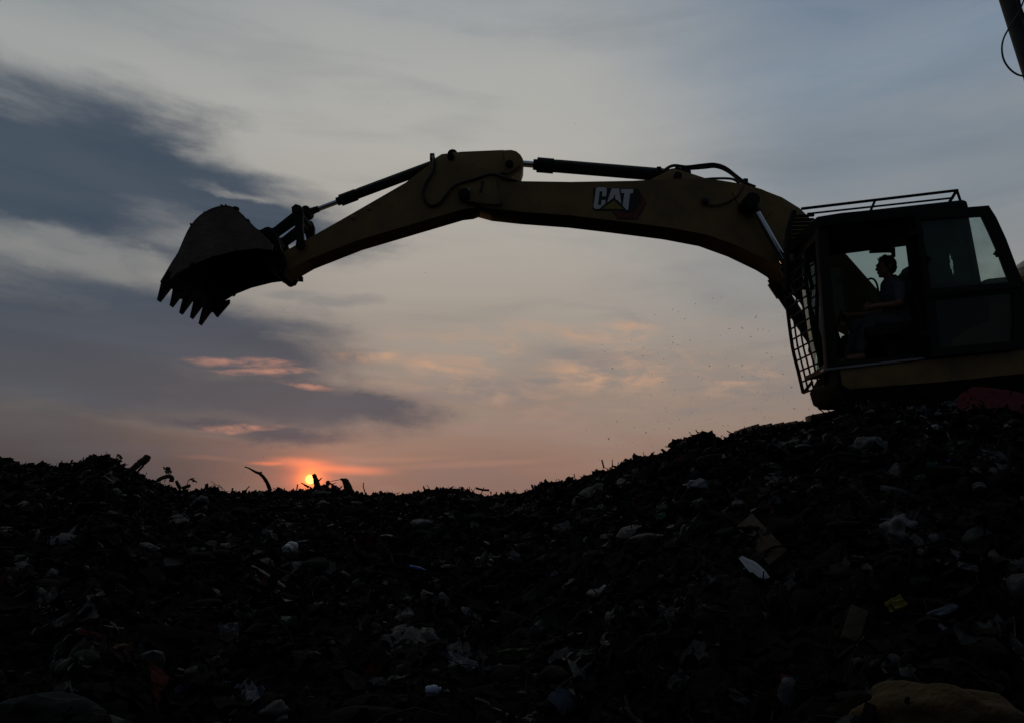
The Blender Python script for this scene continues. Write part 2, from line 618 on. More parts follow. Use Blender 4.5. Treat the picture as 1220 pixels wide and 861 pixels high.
    # wires and strings lying in loops, and larger draped sheets
    for i in range(1500):
        a = rs.uniform(-0.74, 0.74)
        dc = float(np.interp(a, AZ, DC))
        r = 1.9 + (dc - 0.2 - 1.9) * rs.rand() ** 0.8
        x, y = r * math.sin(a), r * math.cos(a)
        if 2.0 < x < 9 and 6.9 < y < 10.5:
            continue
        if i < 650:
            L, rad = rs.uniform(0.15, 0.7), rs.uniform(0.0015, 0.005)
            n = 12
            th = rs.uniform(0, 6.28) + np.cumsum(rs.normal(size=n) * 0.45)
            px_, py_ = np.cumsum(np.cos(th)) * L / n, np.cumsum(np.sin(th)) * L / n
            pz_ = height(x + px_, y + py_) - hz(x, y) + 0.03 + np.abs(rs.normal(size=n)) * 0.012
            v = []
            for q in range(n):
                v += [[px_[q] + rad, py_[q], pz_[q]], [px_[q] - rad * .5, py_[q] + rad * .8, pz_[q]], [px_[q], py_[q], pz_[q] + rad * 1.4]]
            v = np.array(v)
            f = [[c * 3 + q, c * 3 + (q + 1) % 3, (c + 1) * 3 + (q + 1) % 3, (c + 1) * 3 + q] for c in range(n - 1) for q in range(3)]
            m = rs.choice([1, 2, 6, 3], p=[.4, .3, .22, .08])
        else:
            g2 = 8
            W, H = rs.uniform(0.06, 0.20) * (0.6 + r * 0.06), rs.uniform(0.04, 0.12) * (0.6 + r * 0.06)
            U2, V2 = np.meshgrid(np.linspace(-1, 1, g2), np.linspace(-1, 1, g2))
            an = rs.uniform(0, 6.28)
            fx, fy, ph = rs.uniform(1, 5), rs.uniform(1, 5), rs.uniform(0, 6.28, 2)
            ex = U2 * W * (1 + 0.25 * np.sin(V2 * fx + ph[0]))
            ey = V2 * H * (1 + 0.3 * np.sin(U2 * fy + ph[1]))
            px_, py_ = ex * math.cos(an) - ey * math.sin(an), ex * math.sin(an) + ey * math.cos(an)
            pz_ = height(x + px_, y + py_) - hz(x, y) + 0.02 + 0.035 * np.abs(np.sin(U2 * fx + ph[1]) * np.cos(V2 * fy + ph[0])) + rs.normal(size=(g2, g2)) * 0.008
            v = np.stack([px_, py_, pz_], -1).reshape(-1, 3)
            f = [[rr_ * g2 + c, rr_ * g2 + c + 1, (rr_ + 1) * g2 + c + 1, (rr_ + 1) * g2 + c] for rr_ in range(g2 - 1) for c in range(g2 - 1)]
            m = rs.choice([0, 1, 2, 3, 4, 5, 7], p=[.45, .39, .08, .0, .03, .035, .015])
        V.append((v, x, y, 0.0))
        Fc += [[q + base for q in face] for face in f]
        Mi += [int(m)] * len(f)
        base += len(v)
    xs = np.array([q[1] for q in V])
    ys = np.array([q[2] for q in V])
    hs = height(xs, ys)
    allv = np.vstack([q[0] + np.array([q[1], q[2], h + q[3]]) for q, h in zip(V, hs)])
    me = bpy.data.meshes.new("loose_refuse")
    me.from_pydata(allv.tolist(), [], Fc)
    me.polygons.foreach_set("material_index", Mi)
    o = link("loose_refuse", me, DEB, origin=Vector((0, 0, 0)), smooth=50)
    tag(o, "mixed rotting scraps, clods and shreds covering the whole heap", "refuse", kind="stuff")


build_refuse()

# ------------------------------------------------------------------ excavator
root_loc = Vector((5.0, 8.7, hz(5.0, 8.7)))
EX = empty("excavator", root_loc, "large yellow tracked excavator on the heap, arm stretched out and bucket tipped open", "excavator")

# boom
BN, BF = 8.46, 8.88
boom_px = [(556, 226), (566, 215), (588, 209), (602, 214), (612, 217), (680, 217), (754, 215.7), (800, 213), (843, 213), (862, 215.7),
           (888, 220), (907, 225.5), (932, 235), (953, 248), (980, 275), (1009, 304), (1047, 347), (1075, 385), (1068, 402), (1048, 402),
           (1012, 384), (980, 358), (950, 332), (915, 309), (879, 293), (843, 280), (798, 271.5), (731, 263), (680, 257), (620, 252.5), (585, 249), (563, 243), (552, 236)]
bm = BM()
prism(bm, boom_px, BN, BN, BF, 0.012)
# raised doubler plates and a weld strip on the flank
prism(bm, [(548, 224), (560, 214), (590, 212), (597, 245), (570, 243), (552, 240)], BN, BN - 0.018, BN + 0.01, 0.004)
prism(bm, [(872, 228), (900, 229), (920, 252), (912, 262), (884, 256)], BN, BN - 0.016, BN + 0.01, 0.004)
boom = link("boom", bm, 'yellow', EX)
# cylinder bracket on top of the boom
for y0 in (8.52, 8.78):
    bm = BM()
    prism(bm, [(770, 217), (800, 201), (812, 203), (846, 214), (846, 222), (770, 222)], 8.52, y0, y0 + 0.06, 0.008)
    link("cylinder_bracket", bm, 'yellow', boom)
# pins with caps
for (x, y, r, y0, y1) in [(553, 231, 0.075, 8.40, 8.94), (893, 241, 0.085, 8.26, 9.07), (808, 209, 0.05, 8.48, 8.87)]:
    bm = BM()
    p = at(x, y, y0)
    tube(bm, [(p.x, y0, p.z), (p.x, y1, p.z)], r, 20)
    tube(bm, [(p.x, y0 - 0.02, p.z), (p.x, y0 + 0.01, p.z)], r * 0.6, 16)
    link("pivot_pin", bm, 'black', boom)
bm = BM()
prism(bm, [(557, 224), (560.5, 224.5), (559, 234), (555.5, 233.5)], 8.43, 8.42, 8.437, 0.002)
link("grease_plate", bm, 'grey', boom)
for pts, r in [([at(558, 240, 8.43), at(575, 243, 8.43), at(594, 244, 8.43), at(597, 240, 8.43)], 0.011),
               ([at(575, 216, 8.43), at(574, 222, 8.43), at(572, 229, 8.43)], 0.014),
               ([at(840, 239, 8.43), at(841, 242, 8.43), at(848, 245, 8.43), at(862, 243, 8.43), at(878, 234, 8.44), at(886, 222, 8.46)], 0.012)]:
    bm = BM()
    tube(bm, spline(pts), r, 8)
    if len(pts) > 5:
        ell(bm, pts[0], (0.05, 0.03, 0.06), 2)
    link("grease_line", bm, 'rubber', boom)


# emblem with lettering on the boom flank
def poly(bm, pts, Y, th, mi):
    prism(bm, pts, BN, Y - th, Y, 0, mi)


def e_(X, Y):  # coordinates measured on the enlarged emblem
    return (690 + X / 12.2, 210 + Y / 12.2)


bm = BM()
poly(bm, [e_(*p) for p in [(210, 180), (860, 185), (985, 390), (850, 632), (560, 632), (480, 505), (240, 505), (195, 470)]], BN - 0.002, 0.004, 4)
poly(bm, [e_(*p) for p in [(212, 178), (850, 190), (968, 390), (835, 612), (570, 612), (490, 500), (245, 500), (200, 465)]], BN - 0.006, 0.004, 1)
poly(bm, [e_(*p) for p in [(760, 520), (930, 300), (968, 390), (835, 612), (570, 612), (500, 515)]], BN - 0.010, 0.003, 2)
poly(bm, [e_(*p) for p in [(735, 350), (850, 250), (905, 370), (800, 530), (640, 540), (600, 500), (735, 500)]], BN - 0.013, 0.003, 1)
Lt = BN - 0.014
C_out = [(245, 185), (270, 172), (375, 174), (398, 190), (400, 215), (388, 305), (330, 305), (338, 235), (295, 232), (272, 430), (315, 432),
         (325, 355), (383, 358), (375, 410), (290, 485), (232, 487), (210, 462), (208, 430)]
poly(bm, [e_(*p) for p in C_out], Lt, 0.004, 0)
poly(bm, [e_(*p) for p in [(470, 192), (515, 190), (512, 262), (496, 325), (478, 340), (455, 356), (402, 398)]], Lt, 0.004, 0)
poly(bm, [e_(*p) for p in [(515, 190), (578, 192), (610, 412), (560, 366), (522, 342), (525, 325), (512, 262)]], Lt, 0.004, 0)
poly(bm, [e_(*p) for p in [(605, 198), (785, 200), (778, 258), (738, 262), (708, 500), (680, 496), (630, 440), (655, 258), (608, 255)]], Lt, 0.004, 0)
poly(bm, [e_(*p) for p in [(505, 365), (640, 490), (328, 482)]], Lt, 0.004, 3)
link("emblem", bm, ['white', 'decal_black', 'decal_red', 'decal_yellow', 'palewood'], boom)

# stick
SN, SF = 8.49, 8.85
st = [(326, 308), (340, 299), (375, 280), (419, 255), (483, 218), (512, 197), (519, 188), (526, 183.5), (550, 181), (598, 180), (603, 178.8), (609, 178.5),
      (615, 180), (620, 184), (623, 189), (624, 195), (622, 201), (612, 209), (601, 220), (578, 243), (562, 249), (549, 249), (424, 287), (365, 309), (346, 321), (336, 327), (326, 322)]
bm = BM()
prism(bm, st, SN, SN, SF, 0.012)
prism(bm, [(600, 181), (609, 180), (617, 183), (622, 190), (620, 199), (606, 208), (596, 207), (603, 198)], SN, SN - 0.03, SN + 0.01, 0.006)
ell(bm, at(440, 248.5, SN), (0.035, 0.012, 0.035), 2)
ell(bm, at(421, 259.5, SN), (0.035, 0.012, 0.035), 2)
stick = link("stick", bm, 'yellow', EX)
for (x, y, r, y0, y1) in [(607, 195, 0.05, 8.43, 8.91), (332, 319, 0.05, 8.38, 8.92), (357, 291, 0.05, 8.42, 9.0), (537, 186, 0.045, 8.46, 8.88)]:
    bm = BM()
    p = at(x, y, y0)
    tube(bm, [(p.x, y0, p.z), (p.x, y1, p.z)], r, 20)
    tube(bm, [(p.x, y0 - 0.02, p.z), (p.x, y0 + 0.01, p.z)], r * 0.55, 16)
    link("pivot_pin", bm, 'black', stick)


def cylinder(name, a, b, split, rb, rr, eye_a=None, eye_b=None):
    """Hydraulic ram: barrel from a to the gland, rod from the gland to b."""
    a, b = Vector(a), Vector(b)
    g = a.lerp(b, split)
    d = (b - a).normalized()
    bm = BM()
    tube(bm, [a, a + d * 0.05, g - d * 0.22, g - d * 0.22, g, g, g + d * 0.05], [rb * 0.9, rb, rb, rb * 1.22, rb * 1.22, rb * 0.9, rb * 0.85], 24)
    side = Vector((0, 1, 0))
    tube(bm, [a - side * 0.13, a + side * 0.13], rb * 1.05, 20)
    # feed pipe clamped along the barrel
    n = d.cross(side)
    if n.z < 0:
        n = -n
    tube(bm, [a + d * 0.15 + n * rb, a + d * 0.18 + n * (rb + 0.006), g - d * 0.28 + n * (rb + 0.006), g - d * 0.2 + n * rb], 0.012, 8)
    o = link(name, bm, 'black', EX)
    bm = BM()
    tube(bm, [g, b], rr, 20)
    link("piston_rod", bm, 'chrome', o)
    bm = BM()
    tube(bm, [b - side * 0.09, b + side * 0.09], rr * 1.9, 20)
    tube(bm, [b - d * 0.16, b], [rr * 1.15, rr * 1.5], 16)
    link("rod_eye", bm, 'black', o)
    return o


cylinder("bucket_cylinder", at(540, 189, 8.7), at(366, 254, 8.7), 0.775, 0.062, 0.034)
cylinder("stick_cylinder", at(813, 211, 8.7), at(608, 194, 8.7), 0.845, 0.080, 0.043)
for dY in (0.0, 0.635):
    cylinder("lift_cylinder", at(986, 402, 8.345) + Vector((dY * 0.25, dY, 0)), at(894, 241, 8.345) + Vector((0, dY, 0)), 0.52, 0.080, 0.048)
bm = BM()
prism(bm, [(924, 300), (926, 299.5), (930.5, 307.5), (929, 308.5)], 8.44, 8.43, 8.445, 0)
link("red_reflector", bm, 'red', boom)

# hoses
for pts, r, par in [
    ([at(790, 205, 8.62), at(796, 200, 8.62), at(804, 197.5, 8.62), at(818, 199, 8.62), at(836, 197, 8.62), at(851, 196, 8.62), at(864, 200, 8.62), at(876, 209, 8.62), at(888, 218, 8.6), at(900, 223, 8.6)], 0.020, boom),
    ([at(796, 206, 8.78), at(800, 203, 8.78), at(812, 202, 8.78), at(838, 200, 8.78), at(853, 199, 8.78), at(868, 205, 8.78), at(888, 221, 8.75)], 0.020, boom),
    ([at(838, 214, 8.55), at(850, 213, 8.55), at(868, 213, 8.55), at(876, 215, 8.55), at(881, 220, 8.55)], 0.016, boom),
    ([at(515, 186, 8.60), at(517, 190, 8.48), at(516, 204, 8.46), at(508, 217, 8.46), at(504, 229, 8.46), at(508, 241, 8.46), at(515, 245.5, 8.46), at(525, 241, 8.46), at(533, 231, 8.45), at(543, 221, 8.44), at(564, 214, 8.43), at(586, 208, 8.43), at(604, 213, 8.44), at(622, 218, 8.5)], 0.020, stick)]:
    bm = BM()
    tube(bm, spline(pts), r, 10)
    link("hydraulic_hose", bm, 'rubber', par)
for x, y, Y in [(785, 204, 8.6), (807, 204, 8.6), (888, 218, 8.62), (515, 188, 8.6)]:
    bm = BM()
    p = at(x, y, Y)
    box(bm, (p.x - 0.03, p.y - 0.03, p.z - 0.05), (p.x + 0.03, p.y + 0.03, p.z + 0.05), 0.008)
    link("hose_clamp", bm, 'black', boom if x > 600 else stick)

# bucket
QN, QF = 8.10, 9.40
shell = [(324, 292), (316, 282), (303, 270), (293, 260), (284, 251), (277, 246.5), (266, 244.7), (253.6, 247.8), (245, 252), (237, 257.5), (227, 268.7),
         (219, 284), (212, 300.7), (205, 311.5), (196.5, 326), (190.5, 336)]
edge = [(195.5, 341), (201, 338), (213, 325.5), (230, 315), (253, 306), (281, 299), (306, 296), (324, 298)]
bm = BM()
P = spline([at(x, y, QN) for x, y in shell], 2)
ctr = at(262, 300, QN)
inn = []
for i, p in enumerate(P):
    d = ctr - p
    d.y = 0
    inn.append(p + d.normalized() * 0.03)
prof = [Vector((p.x, 0, p.z)) for p in P] + [Vector((p.x, 0, p.z)) for p in inn[::-1]]
solid(bm, [Vector((p.x, QN + 0.035, p.z)) for p in prof], [Vector((p.x, QF - 0.035, p.z)) for p in prof], 0, 1)
for y0 in (QN, QF - 0.03):
    pl = [at(x, y, QN) for x, y in edge]
    loop = P + pl
    solid(bm, [Vector((q.x, y0, q.z)) for q in loop], [Vector((q.x, y0 + 0.03, q.z)) for q in loop], 0, 0 if y0 == QN else 1)
# heel wear strips on the back of the shell and lip bar
for k in range(4):
    y0 = QN + 0.12 + k * 0.32
    for i in range(12, 24):
        a, b = P[i], P[i + 1]
        n = Vector((-(b - a).z, 0, (b - a).x)).normalized()
        if (a + n - ctr).length < (a - ctr).length:
            n = -n
        solid(bm, [Vector((a.x, y0, a.z)), Vector((b.x, y0, b.z)), Vector((b.x, y0, b.z)) + n * 0.015, Vector((a.x, y0, a.z)) + n * 0.015],
              [Vector((a.x, y0 + 0.06, a.z)), Vector((b.x, y0 + 0.06, b.z)), Vector((b.x, y0 + 0.06, b.z)) + n * 0.015, Vector((a.x, y0 + 0.06, a.z)) + n * 0.015])
prism(bm, [(200, 322), (204.5, 325), (198.5, 339), (192.5, 337)], QN, QN - 0.004, QF + 0.004, 0.004, 1)
bucket = link("bucket", bm, ['steel', 'tooth'], EX)  # darker steel on shell, far plate and lip paints in the bucket's inner shade
# mud and rubbish caked on the shell and hanging at the lip
rb = random.Random(4)
bm = BM()
for i in range(90):
    k = rb.randrange(4, len(P) - 1)
    q = P[k].lerp(P[k + 1], rb.random()) if rb.random() < 0.75 else at(*edge[rb.randrange(0, 5)], QN)
    y = rb.uniform(QN, QF) if rb.random() < 0.7 else QN + rb.uniform(-0.01, 0.05)
    r_ = 0.008 + 0.014 * rb.random() ** 2
    ell(bm, (q.x + rb.uniform(-.01, .01), y, q.z + rb.uniform(-.008, .008)), (r_ * rb.uniform(0.8, 3.0), r_ * rb.uniform(1, 3.0), r_ * 0.7), 2,
        Matrix.Rotation(rb.uniform(0, 3), 3, 'Y'))
for v_ in bm.verts:
    v_.co += Vector((mnoise.noise(v_.co * 50), mnoise.noise(v_.co * 50 + Vector((5, 0, 0))), mnoise.noise(v_.co * 50 + Vector((0, 5, 0))))) * 0.009
cd = link("caked_dirt", bm, 'tooth', bucket)
cd['kind'] = 'stuff'
bm = BM()
for y0 in (8.41, 8.88):
    prism(bm, [(296, 266), (309, 275), (314, 272), (322, 271), (328, 275), (332, 288), (339, 308), (341, 320), (337, 326), (330, 327), (321, 322), (300, 300)], 8.41, y0, y0 + 0.06, 0.006)
p = at(320, 279, 8.41)
tube(bm, [(p.x, 8.36, p.z), (p.x, 8.98, p.z)], 0.075, 20)
tube(bm, [(p.x, 8.33, p.z), (p.x, 9.01, p.z)], 0.035, 16)
p = at(331, 322, 8.41)
tube(bm, [(p.x, 8.36, p.z), (p.x, 8.94, p.z)], 0.060, 20)
link("hanger_ear", bm, 'black', bucket)
for k in range(5):
    y0 = QN + 0.005 + k * 0.284
    w = 0.14
    root_ = [(196.5, 328), (203, 332), (198.5, 340), (192, 336)]
    tip = [(185.0, 356.0), (187.5, 358.0), (186.3, 360.8), (183.2, 358.4)]
    R_ = [at(x, y, QN) for x, y in root_]
    T_ = [at(x, y, QN) for x, y in tip]
    ln = [0.02, -0.06, 0.05, -0.02, 0.06][k]
    T_ = [q + (q - R_[2]) * ln for q in T_]
    bm = BM()
    y0 -= 0.01 if k == 0 else 0.0
    q = [Vector((R_[0].x, y0, R_[0].z)), Vector((R_[1].x, y0, R_[1].z)), Vector((R_[1].x, y0 + w, R_[1].z)), Vector((R_[0].x, y0 + w, R_[0].z))]
    mid = [Vector((R_[3].x, y0, R_[3].z)), Vector((R_[2].x, y0, R_[2].z)), Vector((R_[2].x, y0 + w, R_[2].z)), Vector((R_[3].x, y0 + w, R_[3].z))]
    tp = [Vector((T_[0].x, y0 + 0.045, T_[0].z)), Vector((T_[1].x, y0 + 0.045, T_[1].z)), Vector((T_[1].x, y0 + w - 0.045, T_[1].z)), Vector((T_[0].x, y0 + w - 0.045, T_[0].z))]
    solid(bm, q, mid, 0.004)
    solid(bm, mid, tp, 0.004)
    link("tooth", bm, 'tooth', bucket)
for q, ya, yb in [([(199, 338), (212, 325), (223, 322), (222, 327), (205, 346)], QF - 0.02, QF + 0.03), ([(199, 338), (212, 325), (222, 320), (206, 338)], QN - 0.012, QN + 0.02)]:
    bm = BM()
    prism(bm, q, QN, ya, yb, 0.005)
    link("side_cutter", bm, 'tooth', bucket)
# linkage
for y0 in (8.42, 8.94):
    bm = BM()
    prism(bm, [(347, 247), (352, 243), (358, 245), (361, 252), (360.5, 270), (362, 292), (353, 295), (352.5, 272), (348, 256)], 8.42, y0, y0 + 0.06, 0.006)
    link("idler_link", bm, 'black', EX)
bm = BM()
for y0 in (8.48, 8.82):
    prism(bm, [(348, 255), (353, 252), (358, 256), (357, 263), (352, 267), (331, 282), (322, 284), (317, 279), (319, 273), (327, 272.5)], 8.50, y0, y0 + 0.05, 0.006)
p = at(353, 260, 8.5)
tube(bm, [(p.x, 8.5, p.z), (p.x, 8.85, p.z)], 0.045, 16)
link("bucket_link", bm, 'black', EX)
bm = BM()
p = at(354, 250, 8.38)
tube(bm, [(p.x, 8.40, p.z), (p.x, 9.02, p.z)], 0.036, 18)
link("link_pin", bm, 'black', EX)

# ---- upper structure
CN, CFR = 7.40, 8.25
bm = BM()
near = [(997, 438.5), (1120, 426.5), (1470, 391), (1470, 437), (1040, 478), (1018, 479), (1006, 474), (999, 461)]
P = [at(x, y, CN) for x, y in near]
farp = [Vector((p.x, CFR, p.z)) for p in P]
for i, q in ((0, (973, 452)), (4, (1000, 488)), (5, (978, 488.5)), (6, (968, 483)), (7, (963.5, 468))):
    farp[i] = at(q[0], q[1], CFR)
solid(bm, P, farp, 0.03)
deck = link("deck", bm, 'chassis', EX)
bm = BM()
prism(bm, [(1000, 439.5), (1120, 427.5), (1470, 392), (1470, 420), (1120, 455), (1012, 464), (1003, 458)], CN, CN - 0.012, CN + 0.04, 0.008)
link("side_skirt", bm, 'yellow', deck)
bm = BM()
prism(bm, [(981, 439), (1101, 425.5), (1101.5, 428), (981, 441.8)], 7.37, 7.36, 7.44, 0.002)
link("door_sill", bm, 'grey', deck)
# main frame under the boom and the right-hand side, mostly behind the cab
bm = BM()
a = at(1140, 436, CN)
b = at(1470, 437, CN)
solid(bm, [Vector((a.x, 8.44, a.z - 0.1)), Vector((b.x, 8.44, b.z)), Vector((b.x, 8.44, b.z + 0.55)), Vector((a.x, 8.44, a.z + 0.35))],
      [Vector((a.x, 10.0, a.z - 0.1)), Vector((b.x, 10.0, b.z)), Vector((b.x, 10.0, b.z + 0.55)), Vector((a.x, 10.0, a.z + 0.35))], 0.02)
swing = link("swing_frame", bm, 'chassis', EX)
for y0 in (8.42, 8.91):
    bm = BM()
    prism(bm, [(1042, 388), (1070, 376), (1095, 430), (1020, 440)], 8.42, y0, y0 + 0.03)
    link("boom_lug", bm, 'yellow', swing)
# engine housing
bm = BM()
prism(bm, [(1178, 330), (1468, 300), (1472, 391), (1185, 421)], CN, CN + 0.04, 10.0, 0.05)
hous = link("engine_housing", bm, 'yellow', EX)
bm = BM()
prism(bm, [(1468, 318), (1520, 318), (1528, 350), (1524, 425), (1468, 440)], CN, CN + 0.02, 10.02, 0.12)
link("counterweight", bm, 'yellow', EX)
bm = BM()
prism(bm, [(1124, 417), (1138, 402), (1155, 391.5), (1170, 385.5), (1184, 381.5), (1230, 376), (1230, 412)], CN, CN - 0.012, CN + 0.03, 0.004)
link("fender_panel", bm, 'yellow', hous)
for k in range(7):
    bm = BM()
    prism(bm, [(1240 + k * 0.5, 345 + k * 9), (1400, 329 + k * 9), (1400, 333 + k * 9), (1240, 349 + k * 9)], CN, CN + 0.02, CN + 0.05)
    link("vent_louvre", bm, 'black', hous)
p = at(1232, 326, 8.0)
bm = BM()
tube(bm, [p + Vector((0, 0, z)) for z in (-0.12, 0.0, 0.0, 0.06, 0.12, 0.16, 0.18)], [0.09, 0.09, 0.17, 0.185, 0.16, 0.10, 0.02], 24)
link("air_precleaner", bm, 'pale', hous)

# ---- cab
bm = BM()
cab_out = [(974, 264), (1148, 245), (1168, 335), (1178, 420), (1101, 428), (1000, 438)]
# near side: pillars and rails (front pillar, header, middle pillar, rear corner)
prism(bm, [(974, 272), (986, 272), (1000, 437), (986, 439)], CN, CN, CN + 0.09, 0.01)
prism(bm, [(974, 262), (1148, 243), (1149, 256), (975, 274)], CN, CN - 0.002, CN + 0.1, 0.008)
prism(bm, [(1080, 262), (1097, 260), (1115, 425), (1101, 427)], CN, CN, CN + 0.08, 0.008)
prism(bm, [(1147, 256), (1154, 256), (1168, 331), (1184, 420), (1176, 420), (1160, 331)], CN, CN, CN + 0.07, 0.008)
prism(bm, [(1103, 341), (1165, 334), (1182, 419), (1112, 426)], CN, CN + 0.01, CN + 0.05, 0.004)
prism(bm, [(1000, 431), (1101, 421), (1101, 427), (1000, 437)], CN, CN + 0.012, CN + 0.1, 0.003)
# far side, beside the boom
FW0, FW1 = 8.16, 8.22
far_out = [(944, 300), (1092, 283), (1112, 330), (1128, 424), (1010, 456), (974, 450)]
far_in = [(955, 309), (1090, 292), (1100, 340), (1104, 383), (1013, 390), (1003, 413)]
ring(bm, far_out, far_in, FW1, FW0, FW1)
# floor
pf = [at(x, y, CN) for x, y in [(995, 433), (1180, 414), (1180, 419), (996, 438)]]
solid(bm, [Vector((p.x, CN + 0.05, p.z)) for p in pf], [Vector((p.x, FW1, p.z)) for p in pf])
# front: lower panel and header, far pillar
solid(bm, [at(x, y, CN + 0.05) for x, y in [(986, 430), (992, 430), (995, 438), (988, 438)]], [at(x, y, FW1) for x, y in [(967, 444), (973, 444), (976, 451), (970, 452)]], 0.01)
solid(bm, [at(x, y, CN + 0.05) for x, y in [(973, 270), (983, 270), (985, 283), (974, 284)]], [at(x, y, FW1) for x, y in [(946, 297), (956, 297), (957, 309), (948, 310)]], 0.01)
# rear wall with two narrow rear windows
A0, A1 = at(1150, 250, CN), at(1184, 419, CN)


def rear(y0, y1, f0, f1):
    p, q = A0.lerp(A1, f0), A0.lerp(A1, f1)
    solid(bm, [Vector((p.x - 0.05, y0, p.z)), Vector((p.x, y0, p.z)), Vector((q.x, y0, q.z)), Vector((q.x - 0.05, y0, q.z))],
          [Vector((p.x - 0.05, y1, p.z)), Vector((p.x, y1, p.z)), Vector((q.x, y1, q.z)), Vector((q.x - 0.05, y1, q.z))])


rear(CN + 0.08, 7.70, 0, 1)
for k in range(8):
    t0 = k / 8
    w = math.sin(math.pi * (k + 0.5) / 8)
    y0, y1 = 7.70 + 0.016 * k, 7.70 + 0.016 * (k + 1)
    rear(y0, y1, 0, 0.32 - 0.13 * w)
    rear(y0, y1, 0.32 + 0.13 * w, 1)
rear(7.828, 8.06, 0, 1)
for k in range(8):
    w = (k + 0.5) / 8
    y0, y1 = 8.06 + 0.02 * k, 8.06 + 0.02 * (k + 1)
    rear(y0, y1, 0, 0.46 - 0.26 * w ** 0.5 + 0.1)
    rear(y0, y1, 0.58, 1)

cab = link("cab", bm, 'black', EX)
# roof
bm = BM()
prism(bm, [(971, 260), (1000, 256), (1144, 240), (1149, 242), (1151, 250), (1148, 254), (975, 272)], CN, CN - 0.05, 8.27, 0.02)
prism(bm, [(1000, 268), (1140, 254), (1140, 262), (1000, 276)], CN, CN + 0.12, 8.15, 0.01)
link("roof", bm, 'black', cab)
# panes
bm = BM()
prism(bm, far_in, FW1, 8.186, 8.192)
link("side_window", bm, 'glass', cab)
bm = BM()
solid(bm, [at(x, y, CN + 0.09) for x, y in [(979, 284), (980, 284), (989, 430), (988, 430)]], [at(x, y, FW0) for x, y in [(950, 310), (951, 310), (971, 444), (970, 444)]])
link("windscreen", bm, 'glass', cab)
bm = BM()
prism(bm, [(1097, 260), (1147, 256), (1160, 331), (1104, 340)], CN, CN + 0.03, CN + 0.036)
link("quarter_window", bm, 'glass', cab)

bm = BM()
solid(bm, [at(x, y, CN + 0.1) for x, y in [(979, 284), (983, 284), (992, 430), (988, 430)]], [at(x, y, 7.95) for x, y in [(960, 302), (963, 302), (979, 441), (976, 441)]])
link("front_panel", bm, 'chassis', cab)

# open door swung back along the housing
DN = 7.29
bm = BM()
d_out = [(1092, 253), (1178, 245), (1186, 258), (1198.5, 285), (1211, 317), (1221, 340), (1223, 375), (1222, 414), (1110, 425)]
up_in = [(1097, 262), (1171.4, 257), (1180, 275), (1190, 297.5), (1200, 324), (1205, 340), (1111, 348)]
ring(bm, [(1090, 252), (1178, 245), (1187, 259), (1199, 285), (1211, 317), (1219, 337), (1103, 350)],
     [(1097, 262), (1171.4, 257), (1180, 275), (1190, 297.5), (1200, 324), (1205, 336), (1110, 344)], DN, DN, DN + 0.05)
ring(bm, [(1103, 350), (1219, 337), (1223, 380), (1222, 414), (1111, 425)],
     [(1114, 357), (1207, 348), (1209, 385), (1207, 406), (1121, 414)], DN, DN + 0.0005, DN + 0.05)
prism(bm, [(1104, 348), (1219, 336), (1220, 342), (1105, 355)], DN, DN - 0.02, DN + 0.004, 0.004)
door = link("cab_door", bm, 'black', EX)
bm = BM()
prism(bm, [(1097, 262), (1171.4, 257), (1180, 275), (1190, 297.5), (1200, 324), (1205, 336), (1110, 344)], DN, DN + 0.022, DN + 0.028)
link("door_glass", bm, 'glass2', door)
bm = BM()
prism(bm, [(1114, 357), (1207, 348), (1209, 385), (1207, 406), (1121, 414)], DN, DN + 0.022, DN + 0.028)
link("door_glass", bm, 'glass', door)
for (x, y) in [(1105.5, 309.5), (1188, 302.5)]:
    bm = BM()
    prism(bm, [(x - 2.2, y - 3.5), (x + 0.5, y - 4), (x + 2.0, y + 3.6), (x - 0.5, y + 4)], DN, DN - 0.03, DN + 0.02, 0.004)
    prism(bm, [(x - 3.5, y - 1.3), (x + 4.0, y - 1.6), (x + 4.2, y + 1), (x - 3.2, y + 1.3)], DN, DN - 0.02, DN + 0.02, 0.004)
    link("latch", bm, 'black', door)
for q in [[(1086, 275), (1100, 273), (1100, 279), (1086, 281)], [(1098, 395), (1114, 393), (1114, 400), (1098, 402)]]:
    bm = BM()
    prism(bm, q, DN, DN - 0.005, CN + 0.02, 0.004)
    link("hinge", bm, 'black', door)

# roof guard rails
bm = BM()


def bar(a, b, r=0.016, n=8):
    tube(bm, [a, b], r, n)


for y0 in (7.42, 8.2):
    def w(px, py):
        p = at(px, py, 7.42)
        return Vector((p.x, y0, p.z))
    if y0 < 8:
        bar(w(955, 249), w(1141, 227), 0.017)
        bar(w(962, 255), w(1136, 236), 0.012)
        bar(w(1043, 238), w(1037, 252), 0.014)
        bar(w(1140, 227), w(1130, 243), 0.017)
        bar(w(1140, 227), w(1145, 242), 0.014)
    else:
        bar(w(990, 261), w(1141, 243), 0.014)
        bar(w(1130, 244), Vector((w(1130, 243).x, 7.42, w(1130, 243).z)), 0.014)
        bar(w(1037, 254), Vector((w(1037, 252).x, 7.42, w(1037, 252).z)), 0.014)
p0, p1 = at(1141, 227, 7.42), at(1141, 243, 7.42)
link("roof_guard", bm, 'black', EX)
# front guard: bowed mesh in front of the windscreen
bm = BM()
G0, G1 = 8.42, 7.80
gp = spline([at(936, 318, G0), at(935.5, 345, G0), (at(938, 368, G0)), at(944, 413, G0), at(950.5, 440, G0), at(957, 468, G0)], 3)


def gy(p, y):
    return Vector((p.x, y, p.z))


